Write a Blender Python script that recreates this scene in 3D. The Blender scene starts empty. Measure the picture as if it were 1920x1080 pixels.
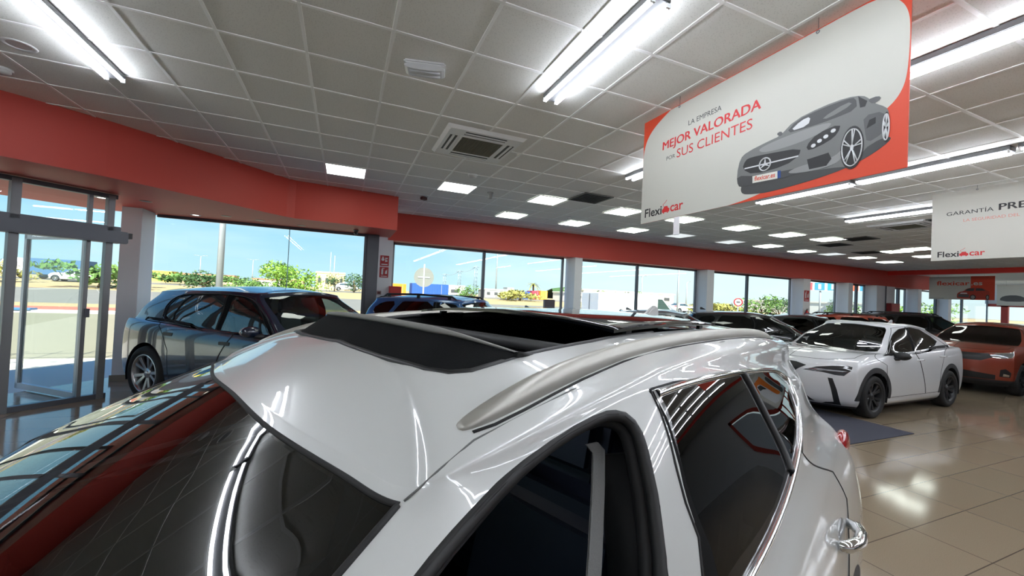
import bpy, bmesh, math, random
import numpy as np
from mathutils import Vector, Matrix
from mathutils.geometry import delaunay_2d_cdt
SC = bpy.context.scene
COL = SC.collection
PI = math.pi
R = math.radians

# ------------------------------------------------------------------ camera
CH = 1.72                                    # eye height
cam_d = bpy.data.cameras.new('camera'); cam = bpy.data.objects.new('camera', cam_d); COL.objects.link(cam)
cam_d.sensor_fit = 'HORIZONTAL'; cam_d.sensor_width = 36.0; cam_d.lens = 36.0*753.73/1920
cam_d.clip_start = .02; cam_d.clip_end = 2000
def camera_matrix(yaw, pitch, roll):
    f = Vector((math.cos(yaw)*math.cos(pitch), math.sin(yaw)*math.cos(pitch), math.sin(pitch)))
    r = Vector((math.sin(yaw), -math.cos(yaw), 0)); u = r.cross(f)
    c, s = math.cos(roll), math.sin(roll)
    r2 = c*r+s*u; u2 = -s*r+c*u
    m = Matrix((r2, u2, -f)).transposed().to_4x4(); m.translation = (0, 0, CH)
    return m
cam.matrix_world = camera_matrix(R(67.31626615), R(1.07965421), R(2.67961809))
SC.camera = cam

# ------------------------------------------------------------------ colour management
SC.view_settings.view_transform = 'Standard'; SC.view_settings.look = 'None'
SC.view_settings.exposure = 0.18; SC.view_settings.gamma = 1.0; SC.view_settings.use_curve_mapping = False

def lin(c):
    c = [x/255 for x in c]
    return tuple(x/12.92 if x <= .04045 else ((x+.055)/1.055)**2.4 for x in c)+(1,)

# ------------------------------------------------------------------ sky
world = bpy.data.worlds.new('world'); SC.world = world; world.use_nodes = True
nt = world.node_tree; nt.nodes.clear()
w_out = nt.nodes.new('ShaderNodeOutputWorld'); w_bg = nt.nodes.new('ShaderNodeBackground')
tc = nt.nodes.new('ShaderNodeTexCoord'); sep = nt.nodes.new('ShaderNodeSeparateXYZ')
ramp = nt.nodes.new('ShaderNodeValToRGB')
nt.links.new(tc.outputs['Generated'], sep.inputs[0]); nt.links.new(sep.outputs['Z'], ramp.inputs[0])
e = ramp.color_ramp.elements
e[0].position = 0.0; e[0].color = lin((190, 228, 236)); e[1].position = 1.0; e[1].color = lin((60, 130, 215))
for p, c in ((.05, (180, 224, 240)), (.14, (140, 204, 240)), (.28, (92, 176, 236)), (.5, (70, 146, 225))):
    k = e.new(p); k.color = lin(c)
cl = nt.nodes.new('ShaderNodeTexNoise'); cl.inputs['Scale'].default_value = 2.2; cl.inputs['Detail'].default_value = 5
mapn = nt.nodes.new('ShaderNodeMapping'); mapn.inputs['Scale'].default_value = (1, 1, 5)
nt.links.new(tc.outputs['Generated'], mapn.inputs[0]); nt.links.new(mapn.outputs[0], cl.inputs['Vector'])
cr = nt.nodes.new('ShaderNodeValToRGB'); cr.color_ramp.elements[0].position = .48; cr.color_ramp.elements[1].position = .75
nt.links.new(cl.outputs['Fac'], cr.inputs[0])
# hazier, whiter sky towards the east (+X)
rx = nt.nodes.new('ShaderNodeMapRange'); rx.inputs['From Min'].default_value = .15; rx.inputs['From Max'].default_value = .7
rx.inputs['To Min'].default_value = .12; rx.inputs['To Max'].default_value = .9
nt.links.new(sep.outputs['X'], rx.inputs['Value'])
mul = nt.nodes.new('ShaderNodeMath'); mul.operation = 'MULTIPLY_ADD'; mul.inputs[1].default_value = .45
nt.links.new(cr.outputs[0], mul.inputs[0]); nt.links.new(rx.outputs[0], mul.inputs[2]); mul.use_clamp = True
# only low in the sky
lz = nt.nodes.new('ShaderNodeMapRange'); lz.inputs['From Min'].default_value = .15; lz.inputs['From Max'].default_value = .6
lz.inputs['To Min'].default_value = 1; lz.inputs['To Max'].default_value = 0.15
nt.links.new(sep.outputs['Z'], lz.inputs['Value'])
mul2 = nt.nodes.new('ShaderNodeMath'); mul2.operation = 'MULTIPLY'
nt.links.new(mul.outputs[0], mul2.inputs[0]); nt.links.new(lz.outputs[0], mul2.inputs[1])
mixs = nt.nodes.new('ShaderNodeMixRGB'); mixs.inputs['Color2'].default_value = lin((232, 250, 252))
nt.links.new(mul2.outputs[0], mixs.inputs['Fac']); nt.links.new(ramp.outputs[0], mixs.inputs['Color1'])
nt.links.new(mixs.outputs[0], w_bg.inputs['Color']); w_bg.inputs['Strength'].default_value = 1.12
nt.links.new(w_bg.outputs[0], w_out.inputs['Surface'])

# ------------------------------------------------------------------ sun (behind the building, high)
sd = bpy.data.lights.new('sun', 'SUN'); sd.energy = 14.0; sd.angle = R(.6); sd.color = (1, .95, .84)
so = bpy.data.objects.new('sun', sd); COL.objects.link(so)
sun_dir = Vector((.25, 1.0, -1.15))           # light travels this way
so.rotation_euler = sun_dir.to_track_quat('-Z', 'Y').to_euler(); so.location = (0, -20, 30)

# ------------------------------------------------------------------ tagging
def tag(o, label=None, cat=None, group=None, kind=None):
    if label: o['label'] = label
    if cat: o['category'] = cat
    if group: o['group'] = group
    if kind: o['kind'] = kind
    return o
def empty(name, loc=(0, 0, 0), rz=0, label=None, cat=None, group=None, kind=None):
    o = bpy.data.objects.new(name, None); COL.objects.link(o)
    o.empty_display_size = .1
    o.location = loc; o.rotation_euler = (0, 0, rz)
    return tag(o, label, cat, group, kind)

# ------------------------------------------------------------------ materials
MATS = {}
def M(name, col=(128, 128, 128), rough=.5, metal=0., coat=0., spec=.5, emit=None, es=0., bump=0., bscale=60., vary=0., vscale=8., sheen=0.):
    if name in MATS: return MATS[name]
    m = bpy.data.materials.new(name); m.use_nodes = True; t = m.node_tree
    b = t.nodes['Principled BSDF']
    c = lin(col)
    b.inputs['Base Color'].default_value = c
    b.inputs['Roughness'].default_value = rough; b.inputs['Metallic'].default_value = metal
    b.inputs['Coat Weight'].default_value = coat; b.inputs['Coat Roughness'].default_value = .02
    b.inputs['Specular IOR Level'].default_value = spec
    if emit is not None:
        b.inputs['Emission Color'].default_value = lin(emit); b.inputs['Emission Strength'].default_value = es
    if bump or vary:
        co = t.nodes.new('ShaderNodeTexCoord')
    if bump:
        n = t.nodes.new('ShaderNodeTexNoise'); n.inputs['Scale'].default_value = bscale; n.inputs['Detail'].default_value = 3
        t.links.new(co.outputs['Object'], n.inputs['Vector'])
        bp = t.nodes.new('ShaderNodeBump'); bp.inputs['Strength'].default_value = bump; bp.inputs['Distance'].default_value = .01
        t.links.new(n.outputs['Fac'], bp.inputs['Height']); t.links.new(bp.outputs[0], b.inputs['Normal'])
    if vary:
        n2 = t.nodes.new('ShaderNodeTexNoise'); n2.inputs['Scale'].default_value = vscale; n2.inputs['Detail'].default_value = 4
        t.links.new(co.outputs['Object'], n2.inputs['Vector'])
        mr = t.nodes.new('ShaderNodeMapRange'); mr.inputs['To Min'].default_value = 1-vary; mr.inputs['To Max'].default_value = 1+vary
        t.links.new(n2.outputs['Fac'], mr.inputs['Value'])
        mx = t.nodes.new('ShaderNodeVectorMath'); mx.operation = 'SCALE'; mx.inputs[0].default_value = c[:3]
        t.links.new(mr.outputs[0], mx.inputs['Scale']); t.links.new(mx.outputs[0], b.inputs['Base Color'])
    MATS[name] = m
    return m
def glass(name, tint, ior=1.5, rough=0.0, dark=0.):
    """thin sheet glass: tinted straight-through plus Fresnel reflection"""
    if name in MATS: return MATS[name]
    m = bpy.data.materials.new(name); m.use_nodes = True; t = m.node_tree; t.nodes.clear()
    o = t.nodes.new('ShaderNodeOutputMaterial'); tr = t.nodes.new('ShaderNodeBsdfTransparent'); g = t.nodes.new('ShaderNodeBsdfGlossy')
    tr.inputs[0].default_value = lin(tint); g.inputs['Roughness'].default_value = rough; g.inputs[0].default_value = (1, 1, 1, 1)
    f = t.nodes.new('ShaderNodeFresnel'); f.inputs[0].default_value = ior
    mx = t.nodes.new('ShaderNodeMixShader'); ge = t.nodes.new('ShaderNodeNewGeometry')
    inv_ = t.nodes.new('ShaderNodeMath'); inv_.operation = 'SUBTRACT'; inv_.inputs[0].default_value = 1.0; t.links.new(ge.outputs['Backfacing'], inv_.inputs[1])
    mf = t.nodes.new('ShaderNodeMath'); mf.operation = 'MULTIPLY'; t.links.new(f.outputs[0], mf.inputs[0]); t.links.new(inv_.outputs[0], mf.inputs[1])   # reflect once, on the entry face
    t.links.new(mf.outputs[0], mx.inputs[0]); t.links.new(tr.outputs[0], mx.inputs[1]); t.links.new(g.outputs[0], mx.inputs[2])
    t.links.new(mx.outputs[0], o.inputs[0]); MATS[name] = m
    return m
def emis(name, col, s):
    if name in MATS: return MATS[name]
    m = bpy.data.materials.new(name); m.use_nodes = True; t = m.node_tree; t.nodes.clear()
    o = t.nodes.new('ShaderNodeOutputMaterial'); e_ = t.nodes.new('ShaderNodeEmission')
    e_.inputs[0].default_value = lin(col); e_.inputs[1].default_value = s; t.links.new(e_.outputs[0], o.inputs[0]); MATS[name] = m
    return m

# ------------------------------------------------------------------ mesh builder
class MB:
    def __init__(s): s.v = []; s.f = []; s.sm = []
    def add(s, vs, fs, smooth=False):
        k = len(s.v); s.v += [tuple(p) for p in vs]; s.f += [tuple(i+k for i in f) for f in fs]; s.sm += [smooth]*len(fs)
        return s
    def box(s, c, d, rz=0., mat=None):
        x, y, z = d[0]/2, d[1]/2, d[2]/2
        P = [Vector((a*x, b*y, e*z)) for e in (-1, 1) for b in (-1, 1) for a in (-1, 1)]
        m = mat if mat is not None else Matrix.Rotation(rz, 3, 'Z')
        P = [m @ p+Vector(c) for p in P]
        return s.add(P, [(0, 2, 3, 1), (4, 5, 7, 6), (0, 1, 5, 4), (2, 6, 7, 3), (0, 4, 6, 2), (1, 3, 7, 5)])
    def box2(s, a, b):
        return s.box([(a[i]+b[i])/2 for i in range(3)], [abs(b[i]-a[i]) for i in range(3)])
    def tube(s, pts, r, n=8, caps=True, flat=None):
        """tube along a path; r a number or one radius per point; flat squashes one axis"""
        pts = [Vector(p) for p in pts]; N = len(pts)
        rr = r if isinstance(r, (list, tuple)) else [r]*N
        ring = []; up = None
        for i, p in enumerate(pts):
            d = (pts[min(i+1, N-1)]-pts[max(i-1, 0)])
            if d.length < 1e-9: d = Vector((0, 0, 1))
            d.normalize()
            if up is None:
                up = Vector((0, 0, 1)) if abs(d.z) < .9 else Vector((1, 0, 0))
            a = d.cross(up)
            if a.length < 1e-6: a = d.cross(Vector((1, .3, 0)))
            a.normalize(); b = a.cross(d); up = b
            fl = flat or (1, 1)
            ring.append([p+(a*math.cos(2*PI*k/n)*fl[0]+b*math.sin(2*PI*k/n)*fl[1])*rr[i] for k in range(n)])
        V = [q for rg in ring for q in rg]
        F = [(i*n+k, i*n+(k+1) % n, (i+1)*n+(k+1) % n, (i+1)*n+k) for i in range(N-1) for k in range(n)]
        s.add(V, F, True)
        if caps:
            s.add(ring[0], [tuple(range(n))[::-1]]); s.add(ring[-1], [tuple(range(n))])
        return s
    def cyl(s, a, b, r, n=16, r2=None): return s.tube([a, b], [r, r if r2 is None else r2], n)
    def lathe(s, prof, n=32, axis='Y', c=(0, 0, 0), closed=False):
        """profile of (radius, height) swept round an axis"""
        V = []
        for r_, h in prof:
            for k in range(n):
                a = 2*PI*k/n; x, y = r_*math.cos(a), r_*math.sin(a)
                p = (x, y, h) if axis == 'Z' else ((x, h, -y) if axis == 'Y' else (h, x, y))
                V.append((p[0]+c[0], p[1]+c[1], p[2]+c[2]))
        m = len(prof); F = []
        for i in range(m-1 if not closed else m):
            for k in range(n):
                F.append((i*n+k, i*n+(k+1) % n, ((i+1) % m)*n+(k+1) % n, ((i+1) % m)*n+k))
        return s.add(V, F, True)
    def prism(s, poly, f0, f1):
        """extrude a 2-D polygon between two maps (x,y)->3-D"""
        n = len(poly); V = [f0(*p) for p in poly]+[f1(*p) for p in poly]
        F = [(i, (i+1) % n, n+(i+1) % n, n+i) for i in range(n)]
        s.add(V, F); k = len(s.v)-2*n
        _, _, T = tri2d(poly)
        s.f += [tuple(k+i for i in t) for t in T]+[tuple(k+n+i for i in t[::-1]) for t in T]; s.sm += [False]*(2*len(T))
        return s
    def sphere(s, c, r, n=16, m=10):
        rx_, ry_, rz_ = r if isinstance(r, (tuple, list)) else (r, r, r)
        V = [(c[0]+rx_*math.sin(PI*j/m)*math.cos(2*PI*i/n), c[1]+ry_*math.sin(PI*j/m)*math.sin(2*PI*i/n), c[2]+rz_*math.cos(PI*j/m)) for j in range(m+1) for i in range(n)]
        F = [(j*n+i, (j+1)*n+i, (j+1)*n+(i+1) % n, j*n+(i+1) % n) for j in range(m) for i in range(n)]
        return s.add(V, F, True)
    def build(s, name, mat, parent=None, bevel=0., seg=2, sub=0):
        me = bpy.data.meshes.new(name); me.from_pydata(s.v, [], s.f)
        me.polygons.foreach_set('use_smooth', s.sm); me.update()
        bm = bmesh.new(); bm.from_mesh(me); bmesh.ops.remove_doubles(bm, verts=bm.verts, dist=1e-6)
        bmesh.ops.recalc_face_normals(bm, faces=bm.faces)
        if bevel:
            ed = [e_ for e_ in bm.edges if len(e_.link_faces) == 2 and e_.calc_face_angle(0) > .6]
            if ed: bmesh.ops.bevel(bm, geom=ed, offset=bevel, segments=seg, affect='EDGES', clamp_overlap=True)
        bm.to_mesh(me); bm.free()
        if mat is not None: me.materials.append(mat)
        o = bpy.data.objects.new(name, me); COL.objects.link(o)
        if parent is not None: o.parent = parent
        if sub:
            sm = o.modifiers.new('smooth', 'SUBSURF'); sm.levels = sub; sm.render_levels = sub
            for p in me.polygons: p.use_smooth = True
        return o
def tri2d(poly):
    n = len(poly)
    r = delaunay_2d_cdt([Vector(p) for p in poly], [], [list(range(n))], 1, 1e-7)
    if len(r[0]) != n:                       # self-touching outline: fall back on a fan
        return None, None, [(0, i, i+1) for i in range(1, n-1)]
    # cdt may reorder; map back through orig ids
    mp = [o[0] if o else i for i, o in enumerate(r[3])]
    return r[0], r[1], [tuple(mp[i] for i in f) for f in r[2]]
def smooth_poly(P, it=2, closed=True):
    for _ in range(it):
        Q = []; n = len(P)
        for i in range(n if closed else n-1):
            a, b = P[i], P[(i+1) % n]
            Q += [tuple(.75*p+.25*q for p, q in zip(a, b)), tuple(.25*p+.75*q for p, q in zip(a, b))]
        if not closed: Q = [P[0]]+Q+[P[-1]]
        P = Q
    return P
def struct(name, mb, mat, bevel=0., parent=None):
    o = mb.build(name, mat, parent, bevel)
    if parent is None: o['kind'] = 'structure'
    return o
TUBE = 36.; PANEL = 8.
def ring(xf, xr, w, z, bf=.1, br=.1, cf=.12, cr=.12, crown=0., n=.96):
    """13 control columns of one half ring, front centre -> left side -> rear centre"""
    W = (lambda x: np.interp(x, [p[0] for p in sorted(w)], [p[1] for p in sorted(w)])) if isinstance(w, list) else (lambda x: w)
    Z = (lambda x: np.interp(x, [p[0] for p in sorted(z)], [p[1] for p in sorted(z)])) if isinstance(z, list) else (lambda x: z)
    a, b = xf-bf-cf, xr+br+cr
    xs = [xf, xf-.1*bf, xf-.6*bf, xf-bf, a, a+(b-a)*.25, a+(b-a)*.5, a+(b-a)*.75, b, xr+br, xr+.45*br, xr+.1*br, xr]
    fy = [0, .42, .78, n, 1, 1, 1, 1, 1, n, .78, .42, 0]
    out = []
    for x, f in zip(xs, fy):
        out.append((x, W(x)*f, Z(x)+crown*(1-f*f)))
    return out
def _tang(P):
    d = P[1:]-P[:-1]
    m = np.empty_like(P); m[0] = d[0]; m[-1] = d[-1]
    a, b = d[:-1], d[1:]
    t = .5*(a+b)
    lim = 3*np.minimum(abs(a), abs(b))
    m[1:-1] = np.clip(t, -lim, lim)
    return m
class Surf:
    def __init__(s, rings):
        s.N = np.array(rings, float)            # K x 13 x 3
        s.K, s.M = s.N.shape[:2]
        s.T = np.swapaxes(_tang(np.swapaxes(s.N, 0, 1)), 0, 1)   # tangents along u
        # flat at the centre line
        s.T[:, 0, 0] = 0; s.T[:, 0, 2] = 0; s.T[:, -1, 0] = 0; s.T[:, -1, 2] = 0
    def __call__(s, u, v):
        u = np.clip(np.asarray(u, float), 0, s.M-1); v = np.clip(np.asarray(v, float), 0, s.K-1)
        i = np.minimum(u.astype(int), s.M-2); t = (u-i)[None, :, None]
        h = lambda A, B, C, D, t: A*(2*t**3-3*t**2+1)+B*(t**3-2*t**2+t)+C*(-2*t**3+3*t**2)+D*(t**3-t**2)
        R = h(s.N[:, i], s.T[:, i], s.N[:, i+1], s.T[:, i+1], t)   # K x n x 3
        Tv = _tang(R)
        j = np.minimum(v.astype(int), s.K-2); q = (v-j)[:, None]; k = np.arange(len(u))
        return h(R[j, k], Tv[j, k], R[j+1, k], Tv[j+1, k], q)
    def normal(s, u, v, e=.02):
        u = np.asarray(u, float); v = np.asarray(v, float)
        du = s(u+e, v)-s(u-e, v); dv = s(u, v+e)-s(u, v-e)
        n = np.cross(du, dv)
        l = np.linalg.norm(n, axis=1, keepdims=True); l[l < 1e-12] = 1
        n = n/l
        c = (u < 1e-4) | (u > s.M-1-1e-4) | (v > s.K-1-1e-4)
        n[c, 1] = 0
        l = np.linalg.norm(n, axis=1, keepdims=True); l[l < 1e-12] = 1
        return n/l
    def inv(s, pts, ax, urange=(0, 12), vrange=(0, 12)):
        """uv of points given by two coordinates (axes ax) on the half surface"""
        uu, vv = np.meshgrid(np.linspace(*urange, 121), np.linspace(*vrange, 121)); uu = uu.ravel(); vv = vv.ravel()
        G = s(uu, vv)[:, ax]
        P = np.asarray(pts, float); out = []
        k = [((G-p)**2).sum(1).argmin() for p in P]
        u, v = uu[k], vv[k]
        for _ in range(12):
            r = s(u, v)[:, ax]-P
            e = 1e-3
            a = (s(u+e, v)[:, ax]-s(u-e, v)[:, ax])/(2*e); b = (s(u, v+e)[:, ax]-s(u, v-e)[:, ax])/(2*e)
            D = a[:, 0]*b[:, 1]-a[:, 1]*b[:, 0]; D = np.where(abs(D) < 1e-9, 1e-9, D)
            du = -(r[:, 0]*b[:, 1]-r[:, 1]*b[:, 0])/D; dv = -(a[:, 0]*r[:, 1]-a[:, 1]*r[:, 0])/D
            u = np.clip(u+np.clip(du, -.3, .3), *urange); v = np.clip(v+np.clip(dv, -.3, .3), *vrange)
        return np.stack([u, v], 1)
# ================================================================== the building
CEIL = 3.566; SOF = 2.90
def tile_floor():
    m = bpy.data.materials.new('floor tiles'); m.use_nodes = True; t = m.node_tree; b = t.nodes['Principled BSDF']
    co = t.nodes.new('ShaderNodeTexCoord'); mp = t.nodes.new('ShaderNodeMapping'); mp.inputs['Location'].default_value = (.1, .02, 0)
    br = t.nodes.new('ShaderNodeTexBrick'); br.offset = 0; br.inputs['Scale'].default_value = 1
    br.inputs['Brick Width'].default_value = .88; br.inputs['Row Height'].default_value = .44; br.inputs['Mortar Size'].default_value = .004
    br.inputs['Color1'].default_value = lin((140, 126, 106)); br.inputs['Color2'].default_value = lin((133, 120, 101)); br.inputs['Mortar'].default_value = lin((84, 75, 66))
    n = t.nodes.new('ShaderNodeTexNoise'); n.inputs['Scale'].default_value = 180; n.inputs['Detail'].default_value = 3
    mx = t.nodes.new('ShaderNodeMixRGB'); mx.blend_type = 'OVERLAY'; mx.inputs[0].default_value = .25
    t.links.new(co.outputs['Object'], mp.inputs[0]); t.links.new(mp.outputs[0], br.inputs['Vector']); t.links.new(co.outputs['Object'], n.inputs['Vector'])
    t.links.new(br.outputs['Color'], mx.inputs[1]); t.links.new(n.outputs['Fac'], mx.inputs[2]); t.links.new(mx.outputs[0], b.inputs['Base Color'])
    b.inputs['Roughness'].default_value = .10; b.inputs['Specular IOR Level'].default_value = .4
    return m
def tile_ceiling():
    m = bpy.data.materials.new('ceiling tiles'); m.use_nodes = True; t = m.node_tree; b = t.nodes['Principled BSDF']
    co = t.nodes.new('ShaderNodeTexCoord')
    n = t.nodes.new('ShaderNodeTexVoronoi'); n.inputs['Scale'].default_value = 70; n.feature = 'F1'
    r_ = t.nodes.new('ShaderNodeValToRGB'); r_.color_ramp.elements[0].position = .12; r_.color_ramp.elements[1].position = .35
    r_.color_ramp.elements[0].color = lin((216, 215, 210)); r_.color_ramp.elements[1].color = lin((236, 235, 230))
    t.links.new(co.outputs['Object'], n.inputs['Vector']); t.links.new(n.outputs['Distance'], r_.inputs[0]); t.links.new(r_.outputs[0], b.inputs['Base Color'])
    b.inputs['Roughness'].default_value = .7
    return m
m_red = M('red paint', (196, 66, 52), .55, bump=.05, bscale=90)
m_white = M('white wall paint', (226, 227, 230), .6, bump=.04, bscale=70)
m_grey = M('grey aluminium', (128, 130, 134), .42, .55)
m_dgrey = M('dark aluminium', (92, 95, 102), .4, .5)
m_pane = glass('window glass', (248, 252, 252), 1.45)

X0, X1, Y0, Y1 = -9.0, 33.0, -9.0, 9.92
# floor: showroom slab up to the curved shop front
FRONT = [(-9., 2.0), (-7.6, 4.0), (-6.2, 5.8), (-4.7, 7.3), (-3.55, 8.95), (-2.9, 9.25), (.62, 9.34), (.62, 10.45), (33., 10.45)]
fl = MB(); fp = [(-9., -9.), (33., -9.), (33., 10.5), (.62, 10.5), (.62, 9.40), (-2.9, 9.31), (-3.6, 9.02), (-4.75, 7.36), (-6.25, 5.86), (-7.7, 4.05), (-9.1, 2.0)]
fl.prism(fp, lambda x, y: (x, y, 0.), lambda x, y: (x, y, -.12)); struct('floor', fl, tile_floor())
ROOFP = [(-10.6, -9.2), (33.2, -9.2), (33.2, 10.5), (.7, 10.5), (.7, 9.45), (-3.1, 9.42), (-4.1, 9.3), (-5.5, 8.25), (-6.9, 6.55), (-8.3, 4.65), (-10.6, 2.0)]
ce = MB().prism(ROOFP, lambda x, y: (x, y, CEIL), lambda x, y: (x, y, CEIL+.12)); struct('ceiling', ce, tile_ceiling())
# T-bar grid: lines every 0.6 m
tg = MB(); gx0 = -2.60547533*.6; gy0 = 4.93546721*.6
for i in range(-11, 56):
    x = gx0+i*.6; tg.box2((x-.012, -9, CEIL-.006), (x+.012, 9.9, CEIL+.01))
for j in range(-23, 12):
    y = gy0+j*.6; tg.box2((-9, y-.012, CEIL-.007), (22, y+.012, CEIL+.01))
struct('trim_1', tg, M('grid bars', (250, 250, 248), .4))
# red bulkheads
CURVE = [(-9.6, 2.4), (-8.2, 3.1), (-6.8, 3.9), (-5.4, 4.6), (-4.2, 5.22), (-3.32, 5.78), (-2.99, 6.0), (-2.66, 6.24), (-2.27, 6.6), (-1.83, 7.05), (-1.39, 7.52), (-1.12, 7.8), (-.98, 7.93), (-.86, 8.0), (-.5, 8.04), (.23, 8.1), (.91, 8.2)]
def bulkhead(name, path, back, z0, z1, mat):
    """face follows path, soffit runs back to the back line"""
    poly = path+back[::-1]
    b = MB().prism(poly, lambda x, y: (x, y, z0), lambda x, y: (x, y, z1))
    return struct(name, b, mat)
bulkhead('wall_front', CURVE, [(-10.0, 2.4), (-8.3, 4.7), (-6.9, 6.6), (-5.5, 8.3), (-4.1, 9.35), (-3.0, 9.42), (.91, 9.46)], SOF, CEIL+.05, m_red)
b = MB().box2((.91, 9.92, SOF), (25.6, 10.5, CEIL+.05)); struct('wall_window', b, m_red)
b = MB().box2((22.0, -9, 3.38), (22.25, 9.92, CEIL+.05)); struct('trim_2', b, M('bright red paint', (214, 48, 36), .5))
# lower ceiling of the far bay
b = MB().box2((22.25, -9, CEIL-.03), (33, 9.92, CEIL)); struct('trim_3', b, M('far bay ceiling', (236, 236, 234), .6))
# walls
struct('wall_back', MB().box2((-9.2, -7.0, 0), (33.2, -6.8, 3.0)), m_white)
struct('trim_4', MB().box2((-9.2, -7.05, 3.0), (33.2, -6.75, CEIL)), M('bright red paint', (214, 48, 36), .5))
struct('wall_left', MB().box2((-10.6, -9.2, 0), (-10.4, 2.0, CEIL+.1)), m_white)
fw = MB(); fw.box2((33, -9.2, 0), (33.2, 2.0, CEIL)); fw.box2((33, 2.0, 2.5), (33.2, 10.5, CEIL))
fw.box2((33, 2.0, 0), (33.2, 10.5, .25)); struct('wall_far', fw, m_white)
# far glazed entrance with red posts
for k, y in enumerate((10.2, 8.85, 6.75, 4.7, 2.2)):
    pass
dz = MB()
for y in (9.75, 8.62, 7.0, 6.05, 2.1): dz.box2((32.9, y-.13, .25), (33.05, y+.13, 2.5))
dz.box2((32.9, 2.0, 2.35), (33.05, 10.4, 2.5))
wf = empty('window_9', (32.95, 6, 0)); wf['kind'] = 'structure'
def child(o, p):
    o.parent = p; o.matrix_parent_inverse = Matrix.Translation(-p.location); return o
child(dz.build('window_frame', m_red), wf)
child(MB().box2((33.02, 2.0, .25), (33.03, 10.4, 2.4)).build('window_pane', m_pane), wf)
child(MB().box2((32.93, 2.2, .3), (32.96, 5.9, 2.3)).build('frosted_panel', M('frosted film', (214, 224, 236), .5)), wf)
# columns between the windows (lit face towards the left, grey narrow face towards the room)
COLX = [(6.08, 6.33), (11.25, 11.57), (16.3, 16.72), (19.2, 19.5), (21.25, 22.65), (24.6, 24.9), (27.4, 27.7)]
for i, (a, c) in enumerate(COLX):
    cb = MB().box2((a, 9.94, 0), (c, 10.47, 3.0)); struct('trim_%d' % (10+i), cb, m_white, .004)
    sk = MB().box2((a-.012, 9.928, 0), (c+.012, 10.482, .1)); struct('baseboard_%d' % (1+i), sk, M('skirting tile', (150, 138, 122), .2))
struct('trim_20', MB().box2((.66, 9.94, 0), (1.04, 10.5, 3.0)), m_white, .004)      # corner column carrying the signs
struct('trim_21', MB().box2((.42, 9.2, 0), (.66, 9.6, 3.0)), m_dgrey, .004)
cb = MB().box((0, 0, 1.47), (.27, .52, 2.94), 0); o = struct('trim_22', cb, m_white, .004); o.location = (-3.33, 8.93, 0)
cb = MB().box((0, 0, .05), (.31, .56, .1)); o = struct('baseboard_20', cb, M('skirting tile', (150, 138, 122), .2)); o.location = (-3.33, 8.93, 0)
# low plinth under the glazing
struct('baseboard_21', MB().box2((1.04, 10.30, 0), (33, 10.45, .12)), M('skirting tile', (150, 138, 122), .2))
struct('baseboard_22', MB().box2((-3.2, 9.2, 0), (.42, 9.34, .12)), M('skirting tile', (150, 138, 122), .2))

def window(n, xa, xb, y, mull, thick=.05, top=SOF, frame=m_grey):
    w = empty('window_%d' % n, ((xa+xb)/2, y, 0)); w['kind'] = 'structure'
    f = MB(); d = .03
    f.box2((xa, y-d, 0.1), (xa+.06, y+d, top)); f.box2((xb-.06, y-d, .1), (xb, y+d, top))
    f.box2((xa, y-d, top-.05), (xb, y+d, top+.02)); f.box2((xa, y-d, .1), (xb, y+d, .16))
    child(f.build('window_frame', frame), w)
    for x in mull: child(MB().box2((x-thick/2, y-.04, .1), (x+thick/2, y+.04, top)).build('mullion', m_dgrey), w)
    es_ = [xa+.05]+list(mull)+[xb-.05]
    for a, c in zip(es_[:-1], es_[1:]):
        child(MB().box2((a+.002, y-.004, .12), (c-.002, y+.004, top-.02)).build('window_pane', m_pane), w)
    return w
w1 = empty('window_1', (-1.4, 9.28, 0)); w1['kind'] = 'structure'
f = MB(); f.box2((-3.2, 9.25, SOF-.05), (.44, 9.31, SOF+.02)); f.box2((-3.2, 9.25, .1), (.44, 9.31, .17)); f.box2((.36, 9.24, .1), (.43, 9.32, SOF))
child(f.build('window_frame', m_dgrey), w1)
for a, c in ((-3.2, -2.245), (-2.235, -1.075), (-1.065, .37)): child(MB().box2((a, 9.275, .12), (c, 9.287, SOF-.02)).build('window_pane', m_pane), w1)
for a in (-1.07,): child(MB().box2((a-.006, 9.268, .12), (a+.006, 9.294, SOF-.02)).build('glass_joint', M('clear silicone', (150, 190, 205), .3)), w1)
window(2, 1.06, 5.95, 10.38, (3.47,), .07)
window(3, 6.36, 11.22, 10.38, (8.67,), .07)
window(4, 11.58, 16.2, 10.38, (13.75,), .08)
window(5, 16.75, 19.1, 10.38, ())
window(6, 19.55, 21.2, 10.38, (20.6,), .1)
window(7, 22.7, 24.5, 10.38, (23.9,), .16)
window(8, 24.95, 32.9, 10.38, (27.3, 30.0), .12)

# glazed entrance unit with its sliding door operator (left)
dA = Vector((-3.77, 6.87, 0)); dB = Vector((-3.07, 7.53, 0)); du = (dB-dA).normalized(); dn = Vector((-du.y, du.x, 0))
dang = math.atan2(du.y, du.x); dL = (dB-dA).length
d1 = empty('door_1', dA, dang); d1['kind'] = 'structure'
def dbox(a, b_, mat, name, bev=.003): return MB().box2(a, b_).build(name, mat, d1, bev)
for x, w_, nm in ((0, .085, 'door_post'), (dL-.075, .075, 'door_post')): dbox((x-.03, -.05, 0), (x+w_-.03, .05, 2.87), m_grey, nm)
dbox((dL*.69, -.03, .06), (dL*.69+.045, .03, 2.2), m_grey, 'door_stile'); dbox((dL*.71, -.035, 1.15), (dL*.71+.05, -.06, 1.27), m_dgrey, 'lock_body')
dbox((-2.2, -.05, 2.20), (dL+.05, .06, 2.44), m_dgrey, 'door_header', .008)
dbox((-2.2, -.15, 2.20), (dL+.1, -.05, 2.37), m_dgrey, 'operator_box', .012)
dbox((dL+.1, -.13, 2.28), (dL+.15, -.06, 2.36), M('black plastic', (26, 27, 30), .4), 'sensor')
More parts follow.
